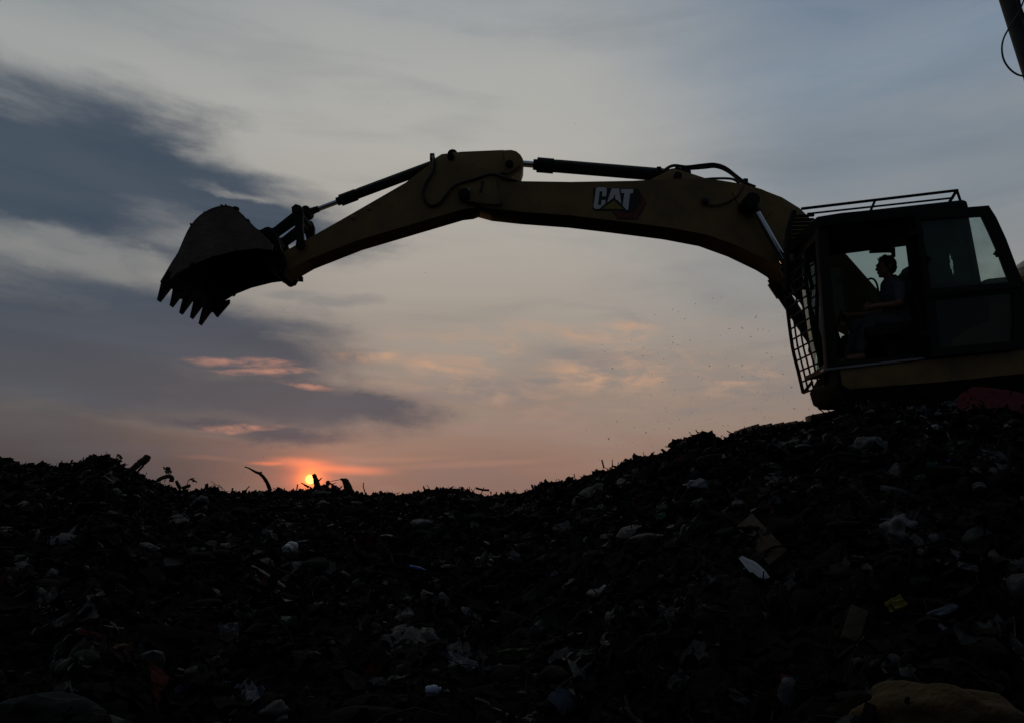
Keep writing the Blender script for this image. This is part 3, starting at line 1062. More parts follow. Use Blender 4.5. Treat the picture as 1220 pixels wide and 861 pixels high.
for y, r in [(G0, 0.022), (8.27, 0.012), (8.12, 0.012), (7.97, 0.012), (G1, 0.022)]:
    tube(bm, [gy(p, y) for p in gp], r, 8)
L = len(gp)
cum = [0.0]
for i in range(1, L):
    cum.append(cum[-1] + (gp[i] - gp[i - 1]).length)
k = 0
d = 0.02
while d < cum[-1]:
    i = max(j for j in range(L) if cum[j] <= d)
    i = min(i, L - 2)
    f = (d - cum[i]) / (cum[i + 1] - cum[i])
    p = gp[i].lerp(gp[i + 1], f)
    tube(bm, [gy(p, G0), gy(p, G1)], 0.011, 6)
    d += 0.13
for y in (G0, G1):
    q = gy(gp[-1], y)
    tube(bm, [q, q + Vector((0.12, 0, 0.14))], 0.018, 8)
link("front_guard", bm, 'black', EX)
bm = BM()
tube(bm, [at(946, 252, 7.9), at(939, 275, 7.9), at(937, 300, 7.9), at(937, 348, 7.9)], 0.036, 8)
tube(bm, [at(971, 262, 7.9), at(968, 285, 7.9), at(962, 318, 7.9), at(958, 345, 7.9)], 0.022, 8)
for k in range(7):
    y = 256.5 + k * 4.6
    prism(bm, [(946 - k * 1.0, y), (970 - 0.5 * k, y - 1), (970 - 0.5 * k, y + 1.4), (946 - k * 1.0, y + 2.4)], 7.9, 7.89, 7.92, 0.002)
tube(bm, [at(938, 340, 7.9), at(952, 322, 7.9)], 0.02, 8)
link("visor_slats", bm, 'black', EX)

# cab interior
SY0, SY1 = 7.62, 8.10
bm = BM()
prism(bm, [(1079, 398), (1076, 372), (1078, 350), (1083, 336), (1081, 324), (1086, 314), (1096, 314), (1098, 340), (1099, 400)], 7.85, SY0 + 0.03, SY1 - 0.03, 0.035)
prism(bm, [(1034, 392), (1085, 386), (1098, 398), (1094, 408), (1038, 408)], 7.85, SY0, SY1, 0.035)
prism(bm, [(1048, 406), (1092, 404), (1094, 432), (1050, 432)], 7.85, SY0 + 0.06, SY1 - 0.06, 0.02)
link("operator_seat", bm, 'fabric', EX)
for y0 in (7.55, 8.06):
    bm = BM()
    prism(bm, [(1016, 394), (1050, 388), (1052, 400), (1030, 412), (1024, 428), (1012, 426)] if y0 > 8 else [(1018, 396), (1060, 392), (1060, 404), (1018, 408)], 7.85, y0, y0 + 0.09, 0.02)
    p = at(1015, 392, y0)
    tube(bm, [p + Vector((0.03, 0.04, -0.04)), p + Vector((-0.01, 0.04, 0.06)), p + Vector((-0.05, 0.04, 0.12))], [0.014, 0.012, 0.02], 10)
    ell(bm, p + Vector((-0.055, 0.04, 0.14)), (0.022, 0.022, 0.045), 2)
    link("joystick_console", bm, 'black', EX)
for pts, r in [([at(1034.5, 333, 8.12), at(1038, 332, 8.12), at(1042, 334, 8.12), at(1045, 340, 8.12), at(1047, 352, 8.12), at(1048, 372, 8.12)], 0.012),
               ([at(1068, 350, 8.1), at(1069, 337, 8.1), at(1071, 330, 8.1), at(1075, 326.5, 8.1), at(1084, 325, 8.1)], 0.014),
               ([at(992, 402, 8.05), at(998, 386, 8.05), at(1003, 370, 8.05)], 0.012)]:
    bm = BM()
    tube(bm, spline(pts), r, 8)
    link("grab_rail", bm, 'black', EX)
bm = BM()
prism(bm, [(1036, 299), (1065, 296), (1065.5, 307), (1059, 308), (1059, 305), (1063, 304), (1062, 301), (1057, 301), (1036, 302)], 8.12, 8.09, 8.13, 0.002)
link("sun_visor", bm, 'black', EX)

# ---- tracks
PT = math.radians(5.6)
U = Vector((math.cos(PT), 0, math.sin(PT)))
W = Vector((-math.sin(PT), 0, math.cos(PT)))


def make_track(y0, y1):
    root = at(908, 508, 7.22)
    top = Vector((root.x, 0, root.z))
    Rr = 0.40
    length = 3.3
    # loop centre line
    loop = []
    for i in range(60):
        loop.append((i / 60 * length, 0.0, 0.0))
    for i in range(24):
        an = math.pi * i / 24
        loop.append((length + Rr * math.sin(an), -Rr + Rr * math.cos(an), an))
    for i in range(60):
        loop.append((length - i / 60 * length, -2 * Rr, math.pi))
    for i in range(24):
        an = math.pi + math.pi * i / 24
        loop.append((Rr * math.sin(an), -Rr + Rr * math.cos(an), an))
    bm = BM()
    # resample into shoes
    pts = [top + U * a + W * b for a, b, _ in loop]
    n = len(pts)
    cumd = [0]
    for i in range(n):
        cumd.append(cumd[-1] + (pts[(i + 1) % n] - pts[i]).length)
    tot = cumd[-1]
    ns = int(tot / 0.19)
    cen = sum(pts, Vector()) / n

    def pos(d):
        d = d % tot
        i = max(0, int(np.searchsorted(cumd, d, 'right')) - 1)
        f = (d - cumd[i]) / (cumd[i + 1] - cumd[i])
        return pts[i % n].lerp(pts[(i + 1) % n], f)
    for s in range(ns):
        d0, d1 = s * tot / ns + 0.006, (s + 1) * tot / ns - 0.006
        a, b = pos(d0), pos(d1)
        t = (b - a).normalized()
        nn = Vector((-t.z, 0, t.x))
        jx = rnd.uniform(-0.006, 0.006)
        A, B = a + nn * jx, b + nn * jx
        solid(bm, [Vector((A.x, y0, A.z)), Vector((B.x, y0, B.z)), Vector((B.x, y0, B.z)) - nn * 0.03, Vector((A.x, y0, A.z)) - nn * 0.03],
              [Vector((A.x, y1, A.z)), Vector((B.x, y1, B.z)), Vector((B.x, y1, B.z)) - nn * 0.03, Vector((A.x, y1, A.z)) - nn * 0.03])
        for f in (0.12, 0.5, 0.88):
            g = A.lerp(B, f)
            h = 0.028 + rnd.uniform(-0.006, 0.008)
            solid(bm, [Vector((g.x, y0, g.z)) - t * 0.011, Vector((g.x, y0, g.z)) + t * 0.011, Vector((g.x, y0, g.z)) + t * 0.007 + nn * h, Vector((g.x, y0, g.z)) - t * 0.007 + nn * h],
                  [Vector((g.x, y1, g.z)) - t * 0.011, Vector((g.x, y1, g.z)) + t * 0.011, Vector((g.x, y1, g.z)) + t * 0.007 + nn * h, Vector((g.x, y1, g.z)) - t * 0.007 + nn * h])
    tr = link("track", bm, 'track', EX)
    ym = (y0 + y1) / 2
    for a in (0.0, length):
        bm = BM()
        c = top + U * a - W * Rr
        tube(bm, [Vector((c.x, ym - 0.14, c.z)), Vector((c.x, ym + 0.14, c.z))], 0.33, 28)
        tube(bm, [Vector((c.x, ym - 0.2, c.z)), Vector((c.x, ym + 0.2, c.z))], 0.12, 20)
        link("idler_wheel", bm, 'track', tr)
    for i in range(7):
        bm = BM()
        c = top + U * (0.35 + i * 0.44) - W * 0.66
        tube(bm, [Vector((c.x, ym - 0.16, c.z)), Vector((c.x, ym + 0.16, c.z))], 0.09, 16)
        link("roller", bm, 'track', tr)
    bm = BM()
    q = [top + U * 0.1 - W * 0.2, top + U * (length - 0.1) - W * 0.2, top + U * (length - 0.1) - W * 0.56, top + U * 0.1 - W * 0.56]
    solid(bm, [Vector((p.x, ym - 0.1, p.z)) for p in q], [Vector((p.x, ym + 0.1, p.z)) for p in q], 0.02)
    link("track_frame", bm, 'track', tr)


make_track(7.22, 7.80)
make_track(9.55, 10.13)
bm = BM()
c = at(908, 508, 7.22) + U * 1.75
tube(bm, [Vector((c.x, 8.7, c.z - 0.25)) - W * 0.0, Vector((c.x, 8.7, c.z - 0.25)) + W * 0.42], 0.6, 32)
q = [c - U * 0.7 - W * 0.25, c + U * 0.7 - W * 0.25, c + U * 0.7 - W * 0.55, c - U * 0.7 - W * 0.55]
solid(bm, [Vector((p.x, 7.7, p.z)) for p in q], [Vector((p.x, 9.7, p.z)) for p in q], 0.03)
link("undercarriage", bm, 'track', EX)


# ------------------------------------------------------------------ driver
def remesh(bm, voxel, smooth_it=4):
    me = bpy.data.meshes.new("tmp")
    bm.to_mesh(me)
    bm.free()
    o = bpy.data.objects.new("tmp", me)
    COL.objects.link(o)
    r = o.modifiers.new("r", 'REMESH')
    r.mode = 'VOXEL'
    r.voxel_size = voxel
    s = o.modifiers.new("s", 'SMOOTH')
    s.iterations = smooth_it
    s.factor = 0.5
    dg = bpy.context.evaluated_depsgraph_get()
    dg.update()
    out = bpy.data.meshes.new_from_object(o.evaluated_get(dg))
    bpy.data.objects.remove(o)
    return out


def limb(bm, pts, rs):
    """Overlapping tapered capsules along the joints."""
    for (a, b, r0, r1) in zip(pts[:-1], pts[1:], rs[:-1], rs[1:]):
        a, b = Vector(a), Vector(b)
        tube(bm, [a, a.lerp(b, 0.5), b], [r0, (r0 + r1) / 2, r1], 14)
    for p, r in zip(pts, rs):
        ell(bm, p, (r, r, r), 2)


PY = 7.86


def pp(x, y, dy=0.0):
    p = at(x, y, PY)
    p.y += dy
    return p


hip, chest, neckb = pp(1078, 388), pp(1065, 352), pp(1061, 338)
sh = {s: pp(1063, 347, 0.17 * s) for s in (-1, 1)}
el_ = {s: pp(1060, 368, 0.21 * s) for s in (-1, 1)}
wr = {-1: pp(1027, 372, -0.25), 1: pp(1022, 370, 0.22)}
kn = {s: pp(1030, 384, 0.13 * s) for s in (-1, 1)}
an_ = {s: pp(1018, 424, 0.12 * s) for s in (-1, 1)}
bm = BM()
# torso
for t, rx, ry in [(0.0, 0.12, 0.165), (0.25, 0.115, 0.15), (0.5, 0.115, 0.16), (0.75, 0.115, 0.175), (0.95, 0.095, 0.165)]:
    c = hip.lerp(neckb, t)
    ell(bm, c, (rx, ry, 0.13), 2)
limb(bm, [neckb, pp(1058.5, 329)], [0.06, 0.052])
# head facing left (-x), centre at mid-skull
hc = pp(1055.2, 318.5)
k_ = 0.135
ell(bm, hc + Vector((0.012, 0, 0.025)), (0.098, 0.076, 0.098), 3)
ell(bm, hc + Vector((-0.03, 0, -0.045)), (0.066, 0.06, 0.082), 3)
ell(bm, hc + Vector((-0.068, 0, -0.108)), (0.024, 0.026, 0.02), 2)
ell(bm, hc + Vector((-0.086, 0, 0.028)), (0.016, 0.05, 0.013), 2)
tube(bm, [hc + Vector((-0.088, 0, 0.012)), hc + Vector((-0.104, 0, -0.022)), hc + Vector((-0.112, 0, -0.034))], [0.010, 0.013, 0.014], 10)
ell(bm, hc + Vector((-0.108, 0, -0.036)), (0.014, 0.018, 0.011), 2)
ell(bm, hc + Vector((-0.094, 0, -0.064)), (0.012, 0.024, 0.007), 2)
ell(bm, hc + Vector((-0.091, 0, -0.079)), (0.012, 0.022, 0.008), 2)
for s in (-1, 1):
    ell(bm, hc + Vector((0.012, 0.078 * s, -0.012)), (0.018, 0.012, 0.034), 2)
    ell(bm, hc + Vector((-0.083, 0.032 * s, 0.006)), (0.010, 0.014, 0.009), 2)
for s in (-1, 1):
    limb(bm, [sh[s], el_[s]], [0.058, 0.043])
    limb(bm, [el_[s], wr[s]], [0.043, 0.028])
    # hand closed on the lever: palm, four bent fingers, thumb
    w = wr[s]
    d = (wr[s] - el_[s]).normalized()
    palm = w + d * 0.055
    ell(bm, w + d * 0.045, (0.052, 0.026, 0.034), 2)
    lens = [0.036, 0.042, 0.039, 0.030]
    for i in range(4):
        z = 0.030 - i * 0.020
        b0 = palm + d * 0.035 + Vector((0, -0.018 * s, z))
        b1 = b0 + Vector((-0.012 - 0.2 * lens[i], 0.024 * s, -0.004))
        b2 = b1 + Vector((0.016, 0.026 * s, -0.003))
        limb(bm, [w + d * 0.05 + Vector((0, -0.014 * s, z * 0.8)), b0, b1, b2], [0.0095, 0.0095, 0.0088, 0.0075])
    t0 = w + d * 0.03 + Vector((0, 0.012 * s, 0.024))
    limb(bm, [t0, t0 + d * 0.03 + Vector((0, 0.012 * s, 0.018)), t0 + d * 0.055 + Vector((0, 0.02 * s, 0.016))], [0.013, 0.011, 0.009])
    limb(bm, [pp(1076, 390, 0.09 * s), kn[s]], [0.092, 0.062])
    limb(bm, [kn[s], an_[s]], [0.058, 0.038])
    limb(bm, [an_[s] + Vector((0.02, 0, -0.03)), an_[s] + Vector((-0.14, 0, -0.05))], [0.042, 0.032])
body = remesh(bm, 0.0065, 3)
DR = link("person", body, 'skin', None, origin=hip, smooth=80)
tag(DR, "person in a pale short-sleeved shirt seated in the cab with hands on the levers", "person")
# hair: cap over the skull with short tufts on top
bm = BM()
ell(bm, hc + Vector((0.020, 0, 0.036)), (0.104, 0.084, 0.100), 3)
ell(bm, hc + Vector((0.055, 0, -0.01)), (0.064, 0.078, 0.075), 3)
for v in bm.verts:
    rel = v.co - hc
    if rel.x < -0.055 + max(0, rel.z - 0.06) * -0.8 and rel.z < 0.075:
        v.co = hc + rel * 0.80
    v.co += Vector((mnoise.noise(v.co * 60), mnoise.noise(v.co * 60 + Vector((9, 0, 0))), mnoise.noise(v.co * 60 + Vector((0, 7, 0))))) * 0.006
for i in range(90):
    an = rnd.uniform(0, 6.28)
    rr_ = rnd.uniform(0, 0.075)
    b = hc + Vector((0.012 + rr_ * math.cos(an) * 1.1, rr_ * math.sin(an), 0.118 + 0.012 - rr_ * rr_ * 6))
    tube(bm, [b - Vector((0, 0, 0.012)), b + Vector((rnd.uniform(-0.016, 0.004), rnd.uniform(-0.01, 0.01), rnd.uniform(0.008, 0.022)))], [0.008, 0.002], 5)
link("hair", bm, 'hair', DR, smooth=60)
# shirt: torso and short sleeves, slightly larger than the body
bm = BM()
for t, rx, ry in [(0.02, 0.132, 0.178), (0.25, 0.127, 0.165), (0.5, 0.127, 0.173), (0.75, 0.127, 0.188), (0.93, 0.105, 0.178)]:
    ell(bm, hip.lerp(neckb, t), (rx, ry, 0.13), 2)
limb(bm, [neckb - Vector((0, 0, 0.02)), neckb + Vector((-0.004, 0, 0.022))], [0.08, 0.068])
for s in (-1, 1):
    limb(bm, [sh[s], sh[s].lerp(el_[s], 0.62)], [0.076, 0.064])
me = remesh(bm, 0.011, 3)
link("shirt", me, 'shirt', DR, smooth=80)
bm = BM()
ell(bm, hip + Vector((0.0, 0, -0.01)), (0.14, 0.185, 0.11), 2)
for s in (-1, 1):
    limb(bm, [pp(1076, 390, 0.09 * s), kn[s], an_[s] + Vector((0, 0, 0.04))], [0.106, 0.078, 0.058])
me = remesh(bm, 0.012, 3)
link("trousers", me, 'trousers', DR, smooth=80)

# ------------------------------------------------------------------ utility pole
PYL = 12.0
t0, t1 = at(1200.5, 0, PYL), at(1228, 86, PYL)
d = (t1 - t0).normalized()
base = t1 + d * ((t1.z - 0.6) / -d.z)
base.z = 0.6
top = t0 - d * 2.2
POLE = empty("utility_pole", base, "leaning grey utility pole at the top right edge with cables looping off it", "pole")
bm = BM()
n_ = 8
tube(bm, [base.lerp(top, i / n_) for i in range(n_ + 1)], [0.155 - 0.03 * i / n_ for i in range(n_ + 1)], 20)
link("pole_shaft", bm, 'pole', POLE)
fr = PYL - 0.2
bm = BM()
tube(bm, spline([at(1222, -6, fr), at(1215, 12, fr), at(1202, 34, fr), at(1195.5, 47, fr), at(1193.7, 60, fr), at(1197, 74, fr), at(1207, 86, fr), at(1220, 91, fr), at(1236, 88, fr), at(1246, 70, fr), at(1240, 30, fr)]), 0.016, 8)
link("cable", bm, 'rubber', POLE)
bm = BM()
tube(bm, spline([at(1213, -30, fr), at(1214, -6, fr), at(1215.5, 8, fr), at(1222, 24, fr), at(1232, 50, fr), at(1240, 80, fr)]), 0.02, 8)
tube(bm, spline([at(1210, -20, fr), at(1212, 0, fr), at(1218, 20, fr), at(1229, 44, fr), at(1238, 78, fr)]), 0.012, 8)
link("cable", bm, 'rubber', POLE)


# ------------------------------------------------------------------ single pieces of rubbish
def cm(name, col, rough=0.5, dirt=0.5, **k):
    key = name
    if key not in M:
        M[key] = mat(name, col, rough, 0, dirt, (0.015, 0.013, 0.011), 9, 0.2, **k)
    return key


WHT = cm('soiled white film', (0.20, 0.21, 0.225), 0.5, 0.8)
GRY = cm('grey film', (0.05, 0.05, 0.053), 0.6, 0.8)
DIM = cm('dim brown film', (0.036, 0.032, 0.026), 0.7, 0.8)
TEA = cm('teal film', (0.014, 0.085, 0.08), 0.4, 0.4)
YEL = cm('yellow wrapper film', (0.17, 0.15, 0.02), 0.4, 0.35)
REDF = cm('dull red cloth', (0.05, 0.005, 0.006), 0.9, 0.3, bump=0.5)
BLU = cm('blue plastic', (0.03, 0.06, 0.22), 0.35, 0.4)
TAN = cm('tan sack', (0.062, 0.040, 0.016), 0.95, 0.35, bump=0.5, bscale=60)
SCK = cm('dark sack', (0.010, 0.010, 0.010), 0.95, 0.1, bump=0.4)
ORG = cm('orange film', (0.07, 0.02, 0.009), 0.5, 0.5)


def frame(p, tilt_to_view=0.45):
    n = nrm(p.x, p.y, 0.15)
    n = (n * (1 - tilt_to_view) + (Vector((0, 0, CAM_Z)) - p).normalized() * tilt_to_view).normalized()
    s = Vector((1, 0, 0))
    s = (s - n * s.dot(n)).normalized()
    return Matrix((s, n.cross(s), n)).transposed()


def bag(p, sx, sy, sz, seed, ang=0.0, knot=True):
    bm = BM()
    bmesh.ops.create_icosphere(bm, subdivisions=4, radius=1)
    o = Vector((seed * 3.7, seed * 1.3, seed * 7.1))
    for v in bm.verts:
        c = v.co.copy()
        k = 1 + 0.38 * mnoise.noise(c * 1.6 + o) + (0.30 if knot else 0.12) * (mnoise.turbulence(c * 2.6 + o, 4, True) - 0.5)
        v.co = c * k
        if knot and c.x > 0.82:
            v.co.x += (c.x - 0.82) * 2.6
            v.co.y *= 0.55
            v.co.z *= 0.55
        if c.z < -0.3:
            v.co.z = -0.3 + (v.co.z + 0.3) * 0.4
    R = frame(p) @ Matrix.Rotation(ang, 3, 'Z')
    for v in bm.verts:
        v.co = p + R @ Vector((v.co.x * sx, v.co.y * sy, v.co.z * sz))
    return bm


def sheet(p, sx, sy, seed, ang=0.0, crumple=0.35, tilt=0.55, n=16, th=0.004, shape=None):
    bm = BM()
    o = Vector((seed * 2.1, seed * 5.3, seed))
    R = frame(p, tilt) @ Matrix.Rotation(ang, 3, 'Z')
    g = []
    for j in range(n + 1):
        row = []
        for i in range(n + 1):
            u, v = 2 * i / n - 1, 2 * j / n - 1
            e = 0.16 * mnoise.noise(Vector((u * 1.6, v * 1.6, 0)) + o)
            w = shape(u) if shape else 1.0
            fold = crumple * (mnoise.noise(Vector((u * 1.4, v * 2.0, 3)) + o) + 0.5 * abs(mnoise.noise(Vector((u * 4, v * 4, 8)) + o)))
            q = Vector(((u + e) * sx, (v * w + 0.14 * mnoise.noise(Vector((u * 2, v * 2, 5)) + o)) * sy, fold * min(sx, sy) * 1.6))
            row.append(bm.verts.new(p + R @ q))
        g.append(row)
    for j in range(n):
        for i in range(n):
            bm.faces.new((g[j][i], g[j][i + 1], g[j + 1][i + 1], g[j + 1][i]))
    geo = bmesh.ops.solidify(bm, geom=list(bm.faces), thickness=th)
    return bm


def plank(a, b, w, t):
    bm = BM()
    a, b = Vector(a), Vector(b)
    d = (b - a).normalized()
    v = (Vector((0, 0, CAM_Z)) - a).normalized()
    s = d.cross(v).normalized()
    n = s.cross(d)
    lo = [a + s * w / 2 + n * t / 2, a - s * w / 2 + n * t / 2, a - s * w / 2 - n * t / 2, a + s * w / 2 - n * t / 2]
    hi = [b + s * w * 0.46 + n * t / 2, b - s * w * 0.5 + n * t / 2, b - s * w * 0.45 - n * t / 2, b + s * w / 2 - n * t / 2]
    solid(bm, lo, hi, min(w, t) * 0.12)
    return bm


def stick_mesh(pts, r0, r1, seed=0):
    P = spline(pts, 4)
    n = len(P)
    bm = BM()
    rr = [(r0 + (r1 - r0) * i / (n - 1)) * (1 + 0.25 * mnoise.noise(Vector((i * 0.8, seed, 0)))) for i in range(n)]
    tube(bm, P, rr, 9)
    return bm


def bottle(p, L, r, ang):
    R = frame(p, 0.2) @ Matrix.Rotation(ang, 3, 'Z')
    ax = R @ Vector((1, 0, 0))
    bm = BM()
    ts = [0, 0.02, 0.05, 0.3, 0.34, 0.38, 0.62, 0.78, 0.86, 0.87, 1.0, 1.0]
    rs = [0.6, 0.92, 1, 1, 0.9, 1, 1, 0.75, 0.32, 0.4, 0.4, 0.1]
    tube(bm, [p + ax * (t - 0.5) * L for t in ts], [q * r for q in rs], 18)
    return bm


G_BAG = "plastic bags strewn on the heap"
G_SCRAP = "scraps of film and paper strewn on the heap"
G_WOOD = "sticks and boards lying on the heap"


def ppm(p):
    return p.y / F * 1.02


items = 0


def put(kind, name, cat, label, px, py, w, h, material, ang=0.0, group=None, **k):
    global items
    items += 1
    p = hit(px, py)
    s = ppm(p)
    if kind == 'bag':
        bm = bag(p + Vector((0, -0.01, 0.15 * h * s)), w * s / 2, h * s / 2 * 1.1, h * s / 2 * 0.9, items, ang, k.get('knot', True))
    elif kind == 'sheet':
        bm = sheet(p + Vector((0, -0.05, 0.05)), w * s / 2, h * s / 2, items, ang, k.get('crumple', 0.35), k.get('tilt', 0.6), shape=k.get('shape'))
    elif kind == 'bottle':
        bm = bottle(p + Vector((0, -0.03, 0.03)), w * s, h * s / 2, ang)
    o = link(name, bm, material, smooth=70 if kind != 'sheet' else 80)
    tag(o, label, cat, group)
    return o


B, SH, BO = 'bag', 'sheet', 'bottle'
shard = lambda u: 0.25 + 0.75 * math.cos(u * 1.35) ** 1.0
put(B, "plastic_bag", "bag", "white tied plastic bag below the cab on the heap top", 1106, 517, 28, 13, WHT, 0.2, G_BAG)
put(SH, "film_scrap", "scrap", "small white scrap standing up directly below the open cab door", 1084, 495, 8, 11, WHT, 1.3, G_SCRAP)
put(SH, "plastic_shard", "scrap", "blue-white upright shard beside the red tarpaulin", 1127, 489, 9, 15, WHT, 1.2, G_SCRAP, shape=shard)
put(B, "plastic_bag", "bag", "large translucent grey bag sagging below the front of the machine", 1037, 540, 34, 30, GRY, -0.6, G_BAG)
put(SH, "film_scrap", "scrap", "square teal plastic scrap right of the sagging grey bag", 1104, 568, 20, 15, TEA, 0.1, G_SCRAP, crumple=0.2)
put(B, "plastic_bag", "bag", "small blue plastic bundle just above the teal scrap", 1131, 553, 15, 9, BLU, 0.1, G_BAG)
put(B, "plastic_bag", "bag", "pale grey bag crumpled on the right slope under the teal scrap", 1072, 640, 42, 34, GRY, 0.9, G_BAG)
put(SH, "film_scrap", "scrap", "pale torn strip draped over the crumpled grey bag on the right slope", 1080, 634, 34, 12, GRY, 1.1, G_SCRAP)
put(B, "cloth_bundle", "cloth", "long beige cloth bundle near the skyline above the dark middle slope", 705, 592, 46, 18, cm('beige cloth', (0.085, 0.078, 0.066), 0.85, 0.5, bump=0.4), 0.15, knot=False)
put(B, "foam_lump", "lump", "rounded grey lump right of the beige cloth bundle", 742, 581, 15, 16, GRY, 0.3, knot=False)
put(B, "plastic_bag", "bag", "blue-grey knotted bag with its tied end pointing up the slope", 834, 581, 30, 15, cm('blue grey film', (0.08, 0.10, 0.125), 0.4, 0.5), 2.7, G_BAG)
put(SH, "paper_scrap", "scrap", "white folded scrap below the beige cloth bundle", 669, 633, 20, 11, WHT, 0.3, G_SCRAP)
put(SH, "paper_scrap", "scrap", "tiny white tag hooked on the low middle of the skyline", 586, 609, 9, 5, WHT, 0.6, G_SCRAP, shape=shard)
put(SH, "red_film", "scrap", "dull red strip lying right of the grey lump", 766, 599, 20, 8, REDF, 0.1, G_SCRAP)
put(SH, "plastic_shard", "scrap", "long white pointed shard lying at the foot of the brown board", 897, 688, 42, 13, cm('clean white plastic', (0.60, 0.63, 0.68), 0.4, 0.25), -0.95, G_SCRAP, crumple=0.15, shape=shard)
put(SH, "red_film", "scrap", "thin red strip touching the upper end of the long white shard", 870, 676, 26, 6, REDF, 0.15, G_SCRAP)
put(SH, "yellow_wrapper", "wrapper", "yellow plastic wrapper lying alone on the dark right slope", 1061, 731, 20, 13, YEL, 0.3, crumple=0.22)
put(SH, "film_scrap", "scrap", "pale blue strip right of the yellow wrapper lying level", 1111, 742, 40, 8, cm('pale blue film', (0.13, 0.17, 0.22), 0.4, 0.5), 0.15, G_SCRAP)
put(SH, "plastic_shard", "scrap", "thin white spike hanging down from the pale blue strip", 1118, 762, 24, 5, WHT, -1.15, G_SCRAP, crumple=0.1, shape=shard)
put(SH, "film_scrap", "scrap", "small white curl near the right edge above the pale blue strip", 1147, 687, 20, 8, WHT, -0.5, G_SCRAP)
put(SH, "film_scrap", "scrap", "curved blue-white plastic collar on the lower left slope", 275, 757, 20, 13, WHT, 0.4, G_SCRAP, crumple=0.6)
put(SH, "red_film", "cloth", "dark red rag hanging upright in the middle left of the heap", 436, 655, 24, 30, REDF, 0.2)
put(BO, "tin_can", "can", "pale tin can left of the dark red rag", 348, 656, 18, 15, cm('dull tin', (0.32, 0.31, 0.30), 0.4, 0.5), 1.2)
put(BO, "plastic_pen", "pen", "thin blue plastic stick right of and below the dark red rag", 498, 680, 22, 4, BLU, -0.45)
put(B, "plastic_bag", "bag", "crumpled white bag alone on the lower middle right slope", 722, 706, 20, 14, WHT, 0.4, G_BAG)
put(B, "plastic_bag", "bag", "dull grey bag just under the crumpled white one", 728, 738, 18, 13, GRY, 1.2, G_BAG)
put(SH, "orange_rag", "cloth", "brownish red rag on the lower left slope left of the plastic collar", 153, 788, 18, 24, ORG, 0.5)
put(BO, "plastic_bottle", "bottle", "blue-grey plastic bottle near the bottom middle of the heap", 517, 828, 17, 12, cm('bluish plastic', (0.20, 0.23, 0.32), 0.3, 0.4), 0.3)
put(SH, "film_scrap", "scrap", "pale arched film right of the tin can", 362, 690, 26, 18, DIM, 0.9, G_SCRAP, crumple=0.5)
put(B, "plastic_bag", "bag", "grey film bag near the left skyline foot of the mound", 240, 600, 16, 13, DIM, 0.4, G_BAG, knot=False)
put(B, "plastic_bag", "bag", "dim brown bag below the branch stub on the left mound", 213, 618, 22, 13, DIM, 0.1, G_BAG)
put(SH, "film_scrap", "scrap", "pale papery husk arching above the plastic collar", 240, 736, 38, 14, DIM, 0.2, G_SCRAP, crumple=0.6)
put(SH, "film_scrap", "scrap", "grey torn film at the bottom right centre of the heap", 806, 824, 24, 20, GRY, 0.6, G_SCRAP)
put(SH, "film_scrap", "scrap", "whitish film shred just under the torn grey film", 882, 846, 30, 12, GRY, -0.8, G_SCRAP)
put(SH, "film_scrap", "scrap", "small white flake left of the yellow wrapper by the red speck", 807, 736, 6, 6, WHT, 0.2, G_SCRAP)
put(B, "plastic_bag", "bag", "small brown tied bag beside the small white flake", 838, 730, 15, 14, DIM, 1.5, G_BAG)
put(B, "sack", "sack", "big yellow-tan lumpy sack filling the bottom right corner", 1108, 860, 146, 62, TAN, -0.2, "filled sacks at the foot of the heap", knot=False)
put(B, "sack", "sack", "dark domed sack half buried in the bottom left corner", 64, 856, 104, 40, SCK, 0.05, "filled sacks at the foot of the heap", knot=False)
put(SH, "film_scrap", "scrap", "faint green leafy film at the bottom middle", 620, 786, 48, 14, cm('green film', (0.06, 0.085, 0.035), 0.6, 0.5), 0.1, G_SCRAP, crumple=0.6)
put(SH, "film_scrap", "scrap", "pale shred under the front edge of the deck", 1040, 492, 26, 7, GRY, 0.15, G_SCRAP)
put(SH, "film_scrap", "scrap", "greyish shred lying directly under the tied white bag", 1085, 530, 22, 10, DIM, 0.4, G_SCRAP)
put(SH, "film_scrap", "scrap", "green film corner showing under the brown board", 786, 622, 12, 7, cm('green plastic', (0.03, 0.15, 0.09), 0.4, 0.4), 0.1, G_SCRAP)
put(SH, "film_scrap", "scrap", "small grey flap under the front end of the track", 919, 605, 14, 12, GRY, 0.9, G_SCRAP)
put(B, "plastic_bag", "bag", "pale round bag on the slope below the sagging grey bag", 1054, 605, 16, 13, DIM, 0.2, G_BAG, knot=False)
put(BO, "plastic_bottle", "bottle", "clear plastic bottle at the far right of the slope", 1163, 587, 13, 15, GRY, 1.3)


# red tarpaulin heaped beside the track
def tarp():
    bm = BM()
    n, m = 40, 18
    g = []
    a0, a1 = at(1128, 474, 6.15), at(1330, 486, 6.15)
    for j in range(m + 1):
        row = []
        for i in range(n + 1):
            u, v = i / n, j / m
            y = 5.75 + 0.95 * v
            x = a0.x + (a1.x - a0.x) * u
            x *= y / 6.15
            env = sstep(0, 0.12, np.array(u)) * (1 - 0.3 * u)
            z = hz(x, y) + 0.015 + float(env) * math.sin(math.pi * min(1, v * 1.05)) * (0.09 + 0.05 * mnoise.noise(Vector((u * 5, v * 3, 1)))) \
                + 0.05 * abs(mnoise.noise(Vector((u * 13, v * 7, 2))))
            row.append(bm.verts.new((x, y + 0.05 * mnoise.noise(Vector((u * 8, 1, v * 3))), z)))
        g.append(row)
    for j in range(m):
        for i in range(n):
            bm.faces.new((g[j][i], g[j][i + 1], g[j + 1][i + 1], g[j + 1][i]))
    bmesh.ops.solidify(bm, geom=list(bm.faces), thickness=0.006)
    return bm


